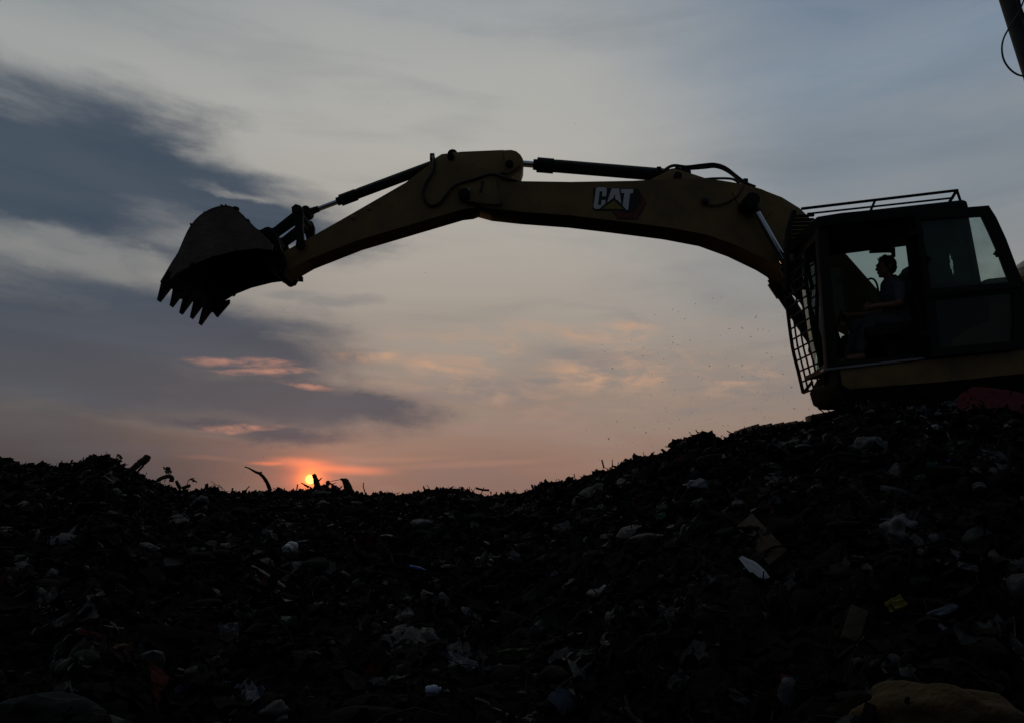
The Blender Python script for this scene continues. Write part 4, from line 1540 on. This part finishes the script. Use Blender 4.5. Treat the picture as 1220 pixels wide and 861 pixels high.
tag(link("tarpaulin", tarp(), cm('dark red tarpaulin', (0.11, 0.005, 0.012), 0.75, 0.15, bump=0.3), smooth=80),
    "dark red tarpaulin crumpled on the heap below the cab door at the right edge", "tarpaulin")


# sticks, boards, stumps
def put_mesh(name, cat, label, bm, material, group=None, smooth=60):
    return tag(link(name, bm, material, smooth=smooth), label, cat, group)


def on(px, py, dz=0.0, dy=0.0):
    p = hit(px, py)
    return p + Vector((0, dy, dz))


def crest(px, py, dy=0.0):
    """A point seen against the sky, standing over the crest."""
    Y = float(np.interp(px, _dp[:, 0], _dp[:, 1])) + dy
    return at(px, py, Y)


a, b = on(885, 630, 0.05, -0.06), on(924, 672, 0.03, -0.06)
put_mesh("wooden_board", "board", "wide brown board lying down the slope above the long white shard", plank(a, b, 0.13, 0.03), 'wood', G_WOOD)
a, b = on(1018, 735, 0.04, -0.05), on(1006, 770, 0.03, -0.05)
put_mesh("wooden_board", "board", "short dark board lying left of the yellow wrapper", plank(a, b, 0.07, 0.025), 'wood', G_WOOD)
a, b = on(302, 680, 0.05, -0.04), on(352, 712, 0.03, -0.04)
put_mesh("pale_stick", "stick", "thin pale stick slanting down on the left slope below the tin can", stick_mesh([a, a.lerp(b, 0.5) + Vector((0, 0, 0.015)), b], 0.012, 0.014, 2), 'palewood', G_WOOD)
a, b = on(120, 750, 0.03, -0.04), on(150, 753, 0.03, -0.04)
put_mesh("pale_stick", "stick", "short pale stick lying level above the brownish red rag", stick_mesh([a, a.lerp(b, 0.5), b], 0.008, 0.006, 3), 'palewood', G_WOOD)
a, b = on(170, 755, 0.04, -0.04), on(262, 765, 0.03, -0.04)
put_mesh("wooden_board", "board", "long dark board lying level left of the plastic collar", plank(a, b, 0.06, 0.03), 'wood', G_WOOD)
a, b = on(548, 833, 0.03, -0.03), on(588, 824, 0.03, -0.03)
put_mesh("wooden_board", "board", "short dark plank by the blue-grey bottle at the bottom middle", plank(a, b, 0.04, 0.02), 'wood', G_WOOD)
pts = [on(566, 838, 0.03, -0.03), on(578, 843, 0.035, -0.03), on(590, 850, 0.03, -0.03), on(612, 858, 0.02, -0.03)]
put_mesh("pale_hose", "hose", "short curved pale hose at the bottom middle under the dark plank", stick_mesh(pts, 0.010, 0.010, 5), GRY)
a, b = on(263, 672, 0.06, -0.05), on(288, 654, 0.08, -0.05)
put_mesh("palm_frond", "leaf", "dry folded palm frond fanning out on the left slope", sheet((a + b) / 2, 0.16, 0.045, 91, 0.6, 0.4, 0.6, shape=shard), cm('dry palm leaf', (0.085, 0.07, 0.048), 0.7, 0.5))
a, b = on(338, 640, 0.05, -0.05), on(352, 630, 0.08, -0.05)
put_mesh("palm_frond", "leaf", "narrow dry frond just above the tin can", sheet((a + b) / 2, 0.12, 0.025, 97, 0.7, 0.4, 0.6, shape=shard), cm('dry palm leaf', (0.26, 0.21, 0.14), 0.7, 0.5))

# branch stub standing up on the left mound
bm = stick_mesh([crest(150, 566), crest(160, 557), crest(167, 550.5), crest(171, 548)], 0.046, 0.050, 7)
tube(bm, [crest(170, 550), crest(174, 546.5), crest(176, 543)], [0.058, 0.058, 0.05], 9)
put_mesh("branch_stub", "branch", "thick broken branch stub jutting up from the left mound", bm, 'wood', "dead branches on the skyline")
bm = stick_mesh([crest(322, 584), crest(318.5, 575), crest(314, 568), crest(309.5, 563.5)], 0.035, 0.026, 8)
tube(bm, spline([crest(309.5, 563.5), crest(304, 561.5), crest(297, 557.5), crest(291.5, 555.5)]), [0.026, 0.025, 0.024, 0.023, 0.022, 0.021, 0.02, 0.019, 0.018, 0.017, 0.015, 0.014, 0.013, 0.012, 0.011, 0.011, 0.01, 0.01, 0.01][:19], 8)
tube(bm, [crest(310, 564), crest(311.5, 561.5)], [0.02, 0.014], 7)
put_mesh("dead_branch", "branch", "bent dead branch poking up left of the setting sun", bm, 'wood', "dead branches on the skyline")
bm = stick_mesh([crest(381, 584, -0.4), crest(377.5, 576, -0.4), crest(375.5, 569, -0.4), crest(373.5, 564.5, -0.4)], 0.06, 0.035, 11)
tube(bm, [crest(377, 575, -0.4), crest(381, 571, -0.4), crest(383.5, 568.5, -0.4)], [0.02, 0.014, 0.008], 7)
tube(bm, [crest(362, 577, -0.4), crest(368, 580, -0.4)], [0.012, 0.02], 7)
put_mesh("broken_stump", "stump", "small ragged stump standing right in front of the setting sun", bm, 'wood', "dead branches on the skyline")
bm = stick_mesh([crest(417, 588), crest(414, 579), crest(411.5, 573), crest(409.5, 571.5)], 0.085, 0.045, 12)
tube(bm, [crest(411, 573), crest(407.5, 570.5), crest(405, 570.5)], [0.05, 0.025, 0.012], 8)
put_mesh("broken_stump", "stump", "hooked stump standing a little right of the sun", bm, 'wood', "dead branches on the skyline")
bm = stick_mesh([crest(405, 582), crest(396, 577), crest(391, 573)], 0.02, 0.012, 14)
tube(bm, [crest(391, 577), crest(391, 572)], [0.03, 0.03], 7)
tube(bm, [crest(394, 573), crest(404, 571)], 0.006, 6)
put_mesh("twig_tangle", "twigs", "low tangle of twigs between the two stumps by the sun", bm, 'wood')
bm = stick_mesh([crest(436, 590), crest(434.2, 584), crest(432.8, 579), crest(433.2, 574.5)], 0.012, 0.008, 15)
put_mesh("upright_twig", "twig", "single thin twig standing on the skyline right of the hooked stump", bm, 'wood')
bm = stick_mesh([crest(567, 581), crest(575, 583), crest(583, 583.5)], 0.02, 0.018, 16)
put_mesh("skyline_stick", "stick", "short stick lying out over the lowest part of the skyline", bm, 'wood', G_WOOD)
bm = stick_mesh([crest(636, 585), crest(634.5, 580), crest(633.5, 577)], 0.02, 0.016, 17)
put_mesh("skyline_stick", "stick", "short leaning stake sticking up where the skyline starts to climb", bm, 'wood', G_WOOD)
bm = stick_mesh([crest(641, 586), crest(641.2, 581), crest(641, 577)], 0.012, 0.012, 27)
put_mesh("skyline_stick", "stick", "thin upright stake just right of the short leaning stake", bm, 'wood', G_WOOD)
bm = stick_mesh([crest(719.5, 557), crest(718, 551), crest(717, 547.5)], 0.012, 0.010, 18)
put_mesh("upright_twig", "twig", "thicker leaning stem standing alone on the climbing skyline left of the track", bm, 'wood')
bm = stick_mesh([crest(729.5, 558), crest(729.6, 552), crest(729.5, 547)], 0.008, 0.005, 28)
put_mesh("upright_twig", "twig", "hair-thin stem right of the thicker leaning one on the climbing skyline", bm, 'wood')


def sprig(label, stems):
    P0 = crest(*stems[0][0])
    root = empty("weed_sprig", P0, label, "weed", "weeds on the left skyline")
    bm = BM()
    for st in stems:
        tube(bm, spline([crest(*q) for q in st], 4), 0.006, 6)
    link("stem", bm, 'leaf', root)
    bm = BM()
    for st in stems:
        pts = spline([crest(*q) for q in st], 4)
        for p in pts[len(pts) // 2:]:
            for s in (-1, 1):
                dx = Vector((s * rnd.uniform(0.02, 0.045), rnd.uniform(-0.02, 0.02), rnd.uniform(-0.02, 0.02)))
                n = Vector((0, 0, 0.014))
                solid(bm, [p, p + dx * 0.5 + n, p + dx, p + dx * 0.5 - n], [q + Vector((0, 0.003, 0)) for q in (p, p + dx * 0.5 + n, p + dx, p + dx * 0.5 - n)])
    link("leaf", bm, 'leaf', root)


sprig("leafy weed sprig right of the branch stub on the left skyline", [[(196, 574), (198, 566), (199, 560), (197, 557)], [(202, 574), (203, 566), (202, 559), (200, 556)]])
sprig("arching weed sprig at the low dip of the left skyline", [[(222, 581), (224, 573), (228, 570), (232, 573)]])
sprig("short weed tuft on the peak of the left mound", [[(138, 546), (141, 541), (144, 546)]])
pts = [crest(188, 572), crest(194, 568.5), crest(201, 567), crest(205, 569), crest(204, 573)]
put_mesh("curved_root", "root", "low curved root at the foot of the leafy weed sprig", stick_mesh(pts, 0.03, 0.035, 21), 'wood', "dead branches on the skyline")
bm = stick_mesh([crest(215, 582), crest(211, 575), crest(210, 572)], 0.03, 0.02, 22)
tube(bm, [crest(218, 581), crest(226, 578)], [0.03, 0.028], 8)
put_mesh("skyline_stick", "stick", "crossed stubs beside the arching weed sprig", bm, 'wood', G_WOOD)


# flies over the heap
def flies():
    V, Fc = [], []
    rs = np.random.RandomState(3)
    octv = np.array([[1, 0, 0], [-1, 0, 0], [0, .4, 0], [0, -.4, 0], [0, 0, .4], [0, 0, -.4]], float)
    octf = [[0, 2, 4], [2, 1, 4], [1, 3, 4], [3, 0, 4], [2, 0, 5], [1, 2, 5], [3, 1, 5], [0, 3, 5]]
    wing = np.array([[0.3, .2, .3], [-.8, 1.0, .9], [-1.1, .5, .8], [0.3, -.2, .3], [-.8, -1.0, .9], [-1.1, -.5, .8]], float)
    n = 0
    cnt = 0
    while cnt < 380:
        if cnt < 330:
            px = 700 + 270 * rs.rand() ** 0.8
            py = 575 - 190 * rs.rand() ** 1.7 - (px - 700) * 0.20
        else:
            px, py = rs.uniform(60, 700), rs.uniform(90, 560)
        Y = rs.uniform(4.5, 7.0)
        if py > 590:
            continue
        p = np.array(at(px, py, Y))
        if p[2] < hz(p[0], p[1]) + 0.03:
            cnt += 1
            continue
        s = 0.0042 * math.exp(rs.normal() * 0.3)
        R = np.array(Matrix.Rotation(rs.uniform(0, 6.28), 3, Vector(rs.normal(size=3)).normalized()))
        v = np.vstack([octv, wing]) * s
        V.append(v @ R.T + p)
        Fc += [[q + n for q in f] for f in octf] + [[n + 6, n + 7, n + 8], [n + 9, n + 10, n + 11]]
        n += 12
        cnt += 1
    me = bpy.data.meshes.new("fly_swarm")
    me.from_pydata(np.vstack(V).tolist(), [], Fc)
    o = link("fly_swarm", me, 'black', smooth=0)
    tag(o, "swarm of tiny dark flies hovering over the climbing slope", "flies", kind="stuff")


flies()

# ------------------------------------------------------------------ sky and light
SUN_PX = (369.5, 570.5)
saz, sel = azel(*SUN_PX)
world = bpy.data.worlds.new("World")
S.world = world
world.use_nodes = True
nt = world.node_tree
for n in list(nt.nodes):
    nt.nodes.remove(n)


def sock(x, node, i):
    if isinstance(x, (int, float)):
        node.inputs[i].default_value = x
    else:
        nt.links.new(x, node.inputs[i])


def m(op, a, b=None, c=None, clamp=False):
    n = nt.nodes.new("ShaderNodeMath")
    n.operation = op
    n.use_clamp = clamp
    for i, x in enumerate((a, b, c)):
        if x is not None:
            sock(x, n, i)
    return n.outputs[0]


def mrange(x, a, b, c=0.0, d=1.0, smooth=True):
    n = nt.nodes.new("ShaderNodeMapRange")
    n.interpolation_type = 'SMOOTHSTEP' if smooth else 'LINEAR'
    n.clamp = True
    sock(x, n, 0)
    for i, v in enumerate((a, b, c, d)):
        n.inputs[i + 1].default_value = v
    return n.outputs[0]


def mixc(f, a, b, mode='MIX'):
    n = nt.nodes.new("ShaderNodeMix")
    n.data_type = 'RGBA'
    n.blend_type = mode
    n.clamp_factor = True
    sock(f, n, 0)
    for i, x in ((6, a), (7, b)):
        if isinstance(x, tuple):
            n.inputs[i].default_value = (*x, 1)
        else:
            nt.links.new(x, n.inputs[i])
    return n.outputs[2]


def comb(x, y, z=0.0):
    n = nt.nodes.new("ShaderNodeCombineXYZ")
    for i, v in enumerate((x, y, z)):
        sock(v, n, i)
    return n.outputs[0]


def noise(vec, scale, detail=6, rough=0.55, dist=0.0):
    n = nt.nodes.new("ShaderNodeTexNoise")
    n.inputs["Scale"].default_value = scale
    n.inputs["Detail"].default_value = detail
    n.inputs["Roughness"].default_value = rough
    n.inputs["Distortion"].default_value = dist
    nt.links.new(vec, n.inputs["Vector"])
    return n.outputs["Fac"]


def ramp(x, stops):
    n = nt.nodes.new("ShaderNodeValToRGB")
    cr = n.color_ramp
    while len(cr.elements) < len(stops):
        cr.elements.new(0.5)
    for e, (p, c) in zip(cr.elements, stops):
        e.position = p
        e.color = (*lin(*c), 1)
    nt.links.new(x, n.inputs["Fac"])
    return n.outputs["Color"]


tc = nt.nodes.new("ShaderNodeTexCoord")
D = tc.outputs["Generated"]
sep = nt.nodes.new("ShaderNodeSeparateXYZ")
nt.links.new(D, sep.inputs[0])
dx, dy, dz = sep.outputs
AZs = m('ARCTAN2', dx, dy)
ELs = m('ARCSINE', dz)
# turbulence that stretches the clouds along the horizon
P1 = comb(AZs, m('MULTIPLY', ELs, 2.4), 0.0)
w1 = noise(P1, 3.2, 7, 0.6)
P2 = comb(m('ADD', AZs, 7.3), m('MULTIPLY', ELs, 2.4), 3.0)
w2 = noise(P2, 3.2, 7, 0.6)
u = m('ADD', AZs, m('MULTIPLY', m('SUBTRACT', w1, 0.5), 0.22))
v = m('ADD', ELs, m('MULTIPLY', m('SUBTRACT', w2, 0.5), 0.11))
uw = m('ADD', AZs, m('MULTIPLY', m('SUBTRACT', w1, 0.5), 0.07))
vw = m('ADD', ELs, m('MULTIPLY', m('SUBTRACT', w2, 0.5), 0.030))


def ellipse(U_, V_, px, py, rx, ry, rot=0.0):
    a0, e0 = azel(px, py)
    ra = abs(azel(px + rx, py)[0] - azel(px - rx, py)[0]) / 2
    re = abs(azel(px, py - ry)[1] - azel(px, py + ry)[1]) / 2
    du, dv = m('SUBTRACT', U_, a0), m('SUBTRACT', V_, e0)
    c, s = math.cos(rot), math.sin(rot)
    x = m('ADD', m('MULTIPLY', du, c), m('MULTIPLY', dv, s))
    y = m('SUBTRACT', m('MULTIPLY', dv, c), m('MULTIPLY', du, s))
    q = m('SQRT', m('ADD', m('POWER', m('ABSOLUTE', m('DIVIDE', x, ra)), 2), m('POWER', m('ABSOLUTE', m('DIVIDE', y, re)), 2)))
    return m('SUBTRACT', 1.0, q)


def fieldmax(U_, V_, lst):
    o = None
    for e in lst:
        f = ellipse(U_, V_, *e)
        o = f if o is None else m('SMOOTH_MAX', o, f, 0.25)
    return o


elmax = azel(610, 0)[1]
E = lambda py: max(0.0, azel(610, py)[1]) / 0.75
h = m('DIVIDE', ELs, 0.75, clamp=True)
EL = lambda py: max(0.0, azel(110, py)[1]) / 0.75
ER = lambda py: max(0.0, azel(1080, py)[1]) / 0.75
left = ramp(h, [(EL(590), (70, 66, 66)), (EL(540), (78, 73, 73)), (EL(470), (92, 89, 90)), (EL(400), (108, 108, 110)), (EL(300), (130, 132, 131)), (EL(120), (156, 158, 156)), (EL(60), (154, 158, 158)), (EL(0), (126, 136, 142))])
mid = ramp(h, [(E(590), (142, 108, 94)), (E(545), (145, 116, 102)), (E(490), (146, 126, 115)), (E(420), (155, 143, 132)), (E(320), (167, 160, 151)), (E(180), (174, 172, 166)), (E(80), (168, 169, 166)), (E(0), (154, 158, 161))])
right = ramp(h, [(ER(590), (148, 122, 107)), (ER(510), (146, 126, 114)), (ER(430), (146, 135, 126)), (ER(340), (138, 139, 139)), (ER(250), (128, 136, 143)), (ER(150), (124, 135, 146)), (ER(60), (124, 139, 155)), (ER(0), (106, 125, 146))])
flat = m('POWER', m('COSINE', ELs), 2.5)
base = mixc(mrange(m('MULTIPLY', u, flat), azel(90, 430)[0], azel(500, 430)[0]), left, mid)
base = mixc(mrange(u, azel(640, 430)[0], azel(1060, 430)[0]), base, right)
# thin high streaks
Ps = comb(m('ADD', m('MULTIPLY', AZs, 1.0), m('MULTIPLY', ELs, 0.6)), m('MULTIPLY', ELs, 5.0), 1.7)
s1 = noise(Ps, 3.0, 8, 0.55, 0.4)
base = mixc(m('MULTIPLY', mrange(s1, 0.42, 0.72), 0.13), base, lin(178, 172, 164), 'MIX')
base = mixc(m('MULTIPLY', mrange(s1, 0.52, 0.25), 0.22), base, lin(98, 106, 118), 'MIX')
# warm broken cloudlets low in the middle
warm = fieldmax(uw, vw, [(730, 397, 75, 17, 0.0), (605, 417, 17, 9), (430, 424, 60, 13, -0.05), (740, 445, 120, 34, 0.05), (548, 455, 85, 20, -0.35), (880, 458, 60, 22, 0.1)])
nz = noise(comb(AZs, m('MULTIPLY', ELs, 2.6), 9.0), 16.0, 6, 0.6, 0.3)
wm = m('MULTIPLY', mrange(warm, -0.1, 0.75), mrange(nz, 0.40, 0.68))
base = mixc(m('MULTIPLY', wm, 0.85), base, lin(200, 158, 128))
mot = m('MULTIPLY', mrange(fieldmax(uw, vw, [(640, 440, 330, 90)]), 0.0, 0.8), mrange(noise(comb(m('ADD', AZs, m('MULTIPLY', ELs, 0.8)), m('MULTIPLY', ELs, 3.6), 12.0), 8.0, 8, 0.6, 0.4), 0.48, 0.66))
base = mixc(m('MULTIPLY', mot, 0.42), base, lin(190, 152, 128))
mot2 = m('MULTIPLY', mrange(fieldmax(uw, vw, [(760, 440, 420, 110)]), 0.0, 0.8), mrange(noise(comb(AZs, m('MULTIPLY', ELs, 4.0), 21.0), 6.0, 8, 0.6, 0.4), 0.50, 0.68))
base = mixc(m('MULTIPLY', mot2, 0.50), base, lin(122, 121, 124))
# dark cloud bank on the left
dark = fieldmax(u, v, [(10, 196, 300, 104, -0.24), (200, 210, 200, 66, -0.22), (300, 255, 150, 36, -0.05), (10, 395, 310, 96, -0.14), (215, 394, 205, 60, -0.1),
                       (165, 450, 235, 54, -0.14), (280, 470, 210, 38, -0.09), (405, 486, 105, 14, -0.03), (265, 507, 80, 14), (350, 518, 90, 12)])
gap = fieldmax(u, v, [(60, 296, 190, 26, -0.20), (190, 322, 90, 16, -0.2), (270, 231, 75, 9, 0.03)])
nd = noise(comb(AZs, m('MULTIPLY', ELs, 2.2), 5.0), 5.0, 10, 0.62, 0.3)
nb = noise(comb(m('ADD', AZs, m('MULTIPLY', ELs, 0.5)), m('MULTIPLY', ELs, 5.5), 2.0), 3.6, 9, 0.54, 0.35)
dfield = m('ADD', dark, m('ADD', m('MULTIPLY', m('SUBTRACT', nd, 0.5), 1.1), m('MULTIPLY', m('SUBTRACT', nb, 0.5), 1.3)))
dfield = m('SUBTRACT', dfield, m('MULTIPLY', mrange(gap, -0.3, 0.7), 0.46))
dmask = mrange(dfield, -0.46, 0.60)
dcol = mixc(mrange(ELs, azel(250, 480)[1], azel(250, 300)[1]), lin(76, 80, 88), lin(54, 69, 86))
dcol = mixc(m('MULTIPLY', mrange(nb, 0.38, 0.68), 0.26), dcol, lin(86, 95, 107))
base = mixc(m('MULTIPLY', dmask, 0.96), base, dcol)
puff = m('MULTIPLY', mrange(m('ADD', fieldmax(u, v, [(392, 357, 55, 12, -0.05), (350, 345, 40, 10)]), m('MULTIPLY', m('SUBTRACT', nd, 0.5), 1.5)), -0.2, 0.7), 0.45)
base = mixc(puff, base, lin(112, 114, 120))
# rosy lit edges under the bank
rose = fieldmax(uw, vw, [(287, 431, 66, 6, 0.02), (322, 442, 64, 5, 0.07), (368, 461, 30, 4, -0.1), (290, 510, 50, 6, 0.05)])
nr = noise(comb(AZs, m('MULTIPLY', ELs, 4.5), 31.0), 20.0, 8, 0.62, 0.3)
rm = m('MULTIPLY', mrange(m('ADD', rose, m('MULTIPLY', m('SUBTRACT', nr, 0.5), 2.4)), -0.35, 0.95), mrange(nz, 0.30, 0.58))
base = mixc(m('MULTIPLY', rm, 0.75), base, lin(196, 140, 118))
# after-glow round the sun
sd = Vector((math.sin(saz) * math.cos(sel), math.cos(saz) * math.cos(sel), math.sin(sel)))
dt = nt.nodes.new("ShaderNodeVectorMath")
dt.operation = 'DOT_PRODUCT'
nt.links.new(D, dt.inputs[0])
dt.inputs[1].default_value = sd
ang = m('ARCCOSINE', m('MINIMUM', dt.outputs["Value"], 1.0))
deg = m('MULTIPLY', ang, 180 / math.pi)
el_sq = m('SQRT', m('ADD', m('POWER', m('ABSOLUTE', m('MULTIPLY', m('SUBTRACT', AZs, saz), 0.62)), 2), m('POWER', m('ABSOLUTE', m('SUBTRACT', ELs, sel)), 2)))
el_deg = m('MULTIPLY', el_sq, 180 / math.pi)


def add(c, f, col):
    return mixc(f, c, mixc(1.0, c, col, 'ADD'))


g1 = m('EXPONENT', m('MULTIPLY', el_deg, -1 / 2.0))
g2 = m('EXPONENT', m('MULTIPLY', el_deg, -1 / 0.62))
g3 = m('EXPONENT', m('MULTIPLY', deg, -1 / 0.40))
streak = fieldmax(uw, vw, [(366, 549, 62, 8.5, -0.05), (410, 556, 85, 9, -0.04), (330, 549, 40, 4)])
streak2 = fieldmax(uw, vw, [(450, 545, 130, 6, 0.02), (250, 545, 60, 4), (560, 552, 150, 6, 0.03)])
base = add(base, m('MULTIPLY', g1, m('SUBTRACT', 0.9, m('MULTIPLY', dmask, 0.7))), (0.11, 0.022, 0.004))
base = add(base, m('MULTIPLY', mrange(streak2, 0.0, 0.9), 0.35), (0.16, 0.05, 0.02))
base = add(base, m('MULTIPLY', mrange(streak, 0.0, 0.95), 1.0), (0.44, 0.07, 0.008))
base = add(base, g2, (0.95, 0.09, 0.002))
base = add(base, g3, (3.0, 0.60, 0.006))
disc = mrange(deg, 0.42, 0.22)
base = add(base, disc, (2.2, 1.1, 0.22))
# the rest of the dusk sky, away from the sunset, is much dimmer
away = nt.nodes.new("ShaderNodeVectorMath")
away.operation = 'DOT_PRODUCT'
nt.links.new(D, away.inputs[0])
away.inputs[1].default_value = Vector((0.0, 1.0, 0.33)).normalized()
fall = mrange(away.outputs["Value"], math.cos(math.radians(46)), math.cos(math.radians(105)), 0.0, 1.0)
base = mixc(fall, base, (0.042, 0.050, 0.064))
below = mrange(ELs, -0.002, -0.03)
base = mixc(below, base, (0.012, 0.010, 0.009))
bg = nt.nodes.new("ShaderNodeBackground")
nt.links.new(base, bg.inputs["Color"])
bg.inputs["Strength"].default_value = 1.0
sky = nt.nodes.new("ShaderNodeTexSky")
sky.sky_type = 'NISHITA'
sky.sun_disc = False
sky.sun_elevation = sel
sky.sun_rotation = saz
sky.air_density = 1.5
sky.dust_density = 3.0
bg2 = nt.nodes.new("ShaderNodeBackground")
nt.links.new(sky.outputs[0], bg2.inputs["Color"])
bg2.inputs["Strength"].default_value = 0.004
ash = nt.nodes.new("ShaderNodeAddShader")
nt.links.new(bg.outputs[0], ash.inputs[0])
nt.links.new(bg2.outputs[0], ash.inputs[1])
out = nt.nodes.new("ShaderNodeOutputWorld")
nt.links.new(ash.outputs[0], out.inputs["Surface"])

sl = bpy.data.lights.new("sun", 'SUN')
sl.energy = 0.06
sl.angle = math.radians(0.5)
sl.color = (1.0, 0.48, 0.2)
so = bpy.data.objects.new("sun", sl)
COL.objects.link(so)
so.rotation_euler = sd.to_track_quat('Z', 'Y').to_euler()
so.location = (0, 0, 20)

S.view_settings.view_transform = 'Standard'
S.view_settings.look = 'None'
S.view_settings.exposure = 0.0
S.view_settings.gamma = 1.0
S.view_settings.use_curve_mapping = False
S.cycles.max_bounces = 8
S.cycles.transparent_max_bounces = 16
